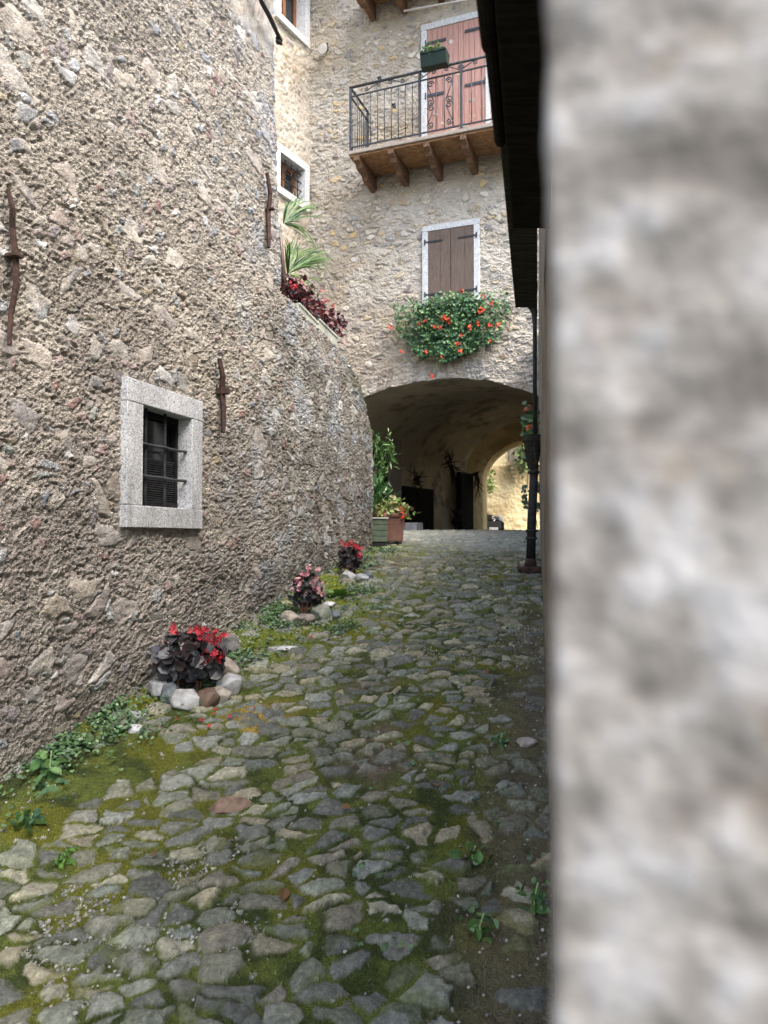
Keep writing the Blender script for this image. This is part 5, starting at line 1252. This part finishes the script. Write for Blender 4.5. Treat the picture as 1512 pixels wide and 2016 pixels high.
# =================================================================== car in the courtyard
cn = Vector((.80, -.60, 0)).normalized(); cs = Vector((-cn.y, cn.x, 0))          # forward, sideways
fc = ray(970, 1030); fc = fc * (21.3 / fc.y); fc.z = -.10
car = thing('parked_car', tuple(fc - cn * 2), 'small black car parked in the courtyard, its nose showing past the arch jamb', 'car')
def cp_(f_, s_, z_): return fc + cn * f_ + cs * s_ + Vector((0, 0, z_))
prof = [(.0, .55, .62, .70), (-.10, .68, .74, .76), (-.45, .78, .86, .80), (-1.0, .82, .97, .83), (-1.35, .83, 1.02, .83), (-1.95, .80, 1.42, .66), (-2.8, .80, 1.47, .64), (-3.5, .80, 1.38, .62), (-3.95, .78, 1.02, .78), (-4.1, .74, .80, .74)]
vs, nseg = [], 17
for (f_, zs, ztop, hw_) in prof:
    wb_ = .84 if f_ < -.3 else (.70 + .47 * -f_)
    for k in range(nseg):
        t_ = k / (nseg - 1) * 2 - 1; at_ = abs(t_)
        if at_ > .62: q_ = (1 - at_) / .38; s_ = wb_ * (1.0 - .02 * q_); z_ = .22 + (zs - .22) * q_
        else:
            q_ = at_ / .62; s_ = hw_ * q_ + (wb_ - hw_) * q_ ** 6; z_ = zs + (ztop - zs) * (1 - q_ ** 3.2)
        vs.append(tuple(cp_(f_, math.copysign(s_, t_), z_)))
fs = [(i * nseg + k, i * nseg + k + 1, (i + 1) * nseg + k + 1, (i + 1) * nseg + k) for i in range(len(prof) - 1) for k in range(nseg - 1)]
fs += [tuple(range(nseg)), tuple((len(prof) - 1) * nseg + k for k in range(nseg - 1, -1, -1))]
g = MB(); g.add(vs, fs); body = g.build('body', M_carp, car, smooth=True)
g = MB(); g.add([tuple(cp_(-1.36, -.74, 1.02)), tuple(cp_(-1.36, .74, 1.02)), tuple(cp_(-1.93, .60, 1.42)), tuple(cp_(-1.93, -.60, 1.42)), tuple(cp_(-1.34, -.74, 1.03)), tuple(cp_(-1.34, .74, 1.03)), tuple(cp_(-1.90, .60, 1.435)), tuple(cp_(-1.90, -.60, 1.435))], [(4, 5, 6, 7), (0, 3, 2, 1), (0, 1, 5, 4), (2, 3, 7, 6)]); g.build('windscreen', M_glass, car)
for s_ in (-1, 1):
    g = MB(); g.lathe(cp_(-.05, s_ * .55, .66), [(.02, -.05), (.11, -.04), (.12, 0), (.09, .03), (.02, .045)], 16, (cs, Vector((0, 0, 1)), cn)); g.build('headlight', M_lens, car, smooth=True)
    for f_ in (-.85, -3.35):
        g = MB(); c_ = cp_(f_, s_ * .76, .31); g.lathe(c_, [(.20, -.10), (.30, -.09), (.315, -.04), (.315, .04), (.30, .09), (.20, .10)], 26, (cn, Vector((0, 0, 1)), cs)); wh = g.build('wheel', M_tyre, car, smooth=True)
        g = MB(); g.lathe(c_ + cs * (s_ * .0), [(.05, -.105), (.19, -.102), (.19, .102), (.05, .105)], 20, (cn, Vector((0, 0, 1)), cs)); g.build('rim', M_chrome, wh)
g = MB(); g.box(cp_(.0, 0, .48), (.04, .95, .22), (cn, cs, Vector((0, 0, 1)))); g.build('grille', M_tyre, car, bevel=.01)
g = MB(); g.tube([tuple(cp_(.03, .075 * math.cos(a * .393), .66 + .075 * math.sin(a * .393))) for a in range(17)], .010, 6); g.tube([cp_(.03, -.07, .66), cp_(.03, .07, .66)], .008, 5); g.build('badge', M_chrome, car, smooth=True)
g = MB(); g.box(cp_(.03, -.0, .36), (.012, .50, .11), (cn, cs, Vector((0, 0, 1)))); g.build('number_plate', M_white, car)
g = MB(); g.box(cp_(-.02, .0, .30), (.10, 1.45, .10), (cn, cs, Vector((0, 0, 1)))); g.build('bumper', M_carp, car, bevel=.03)
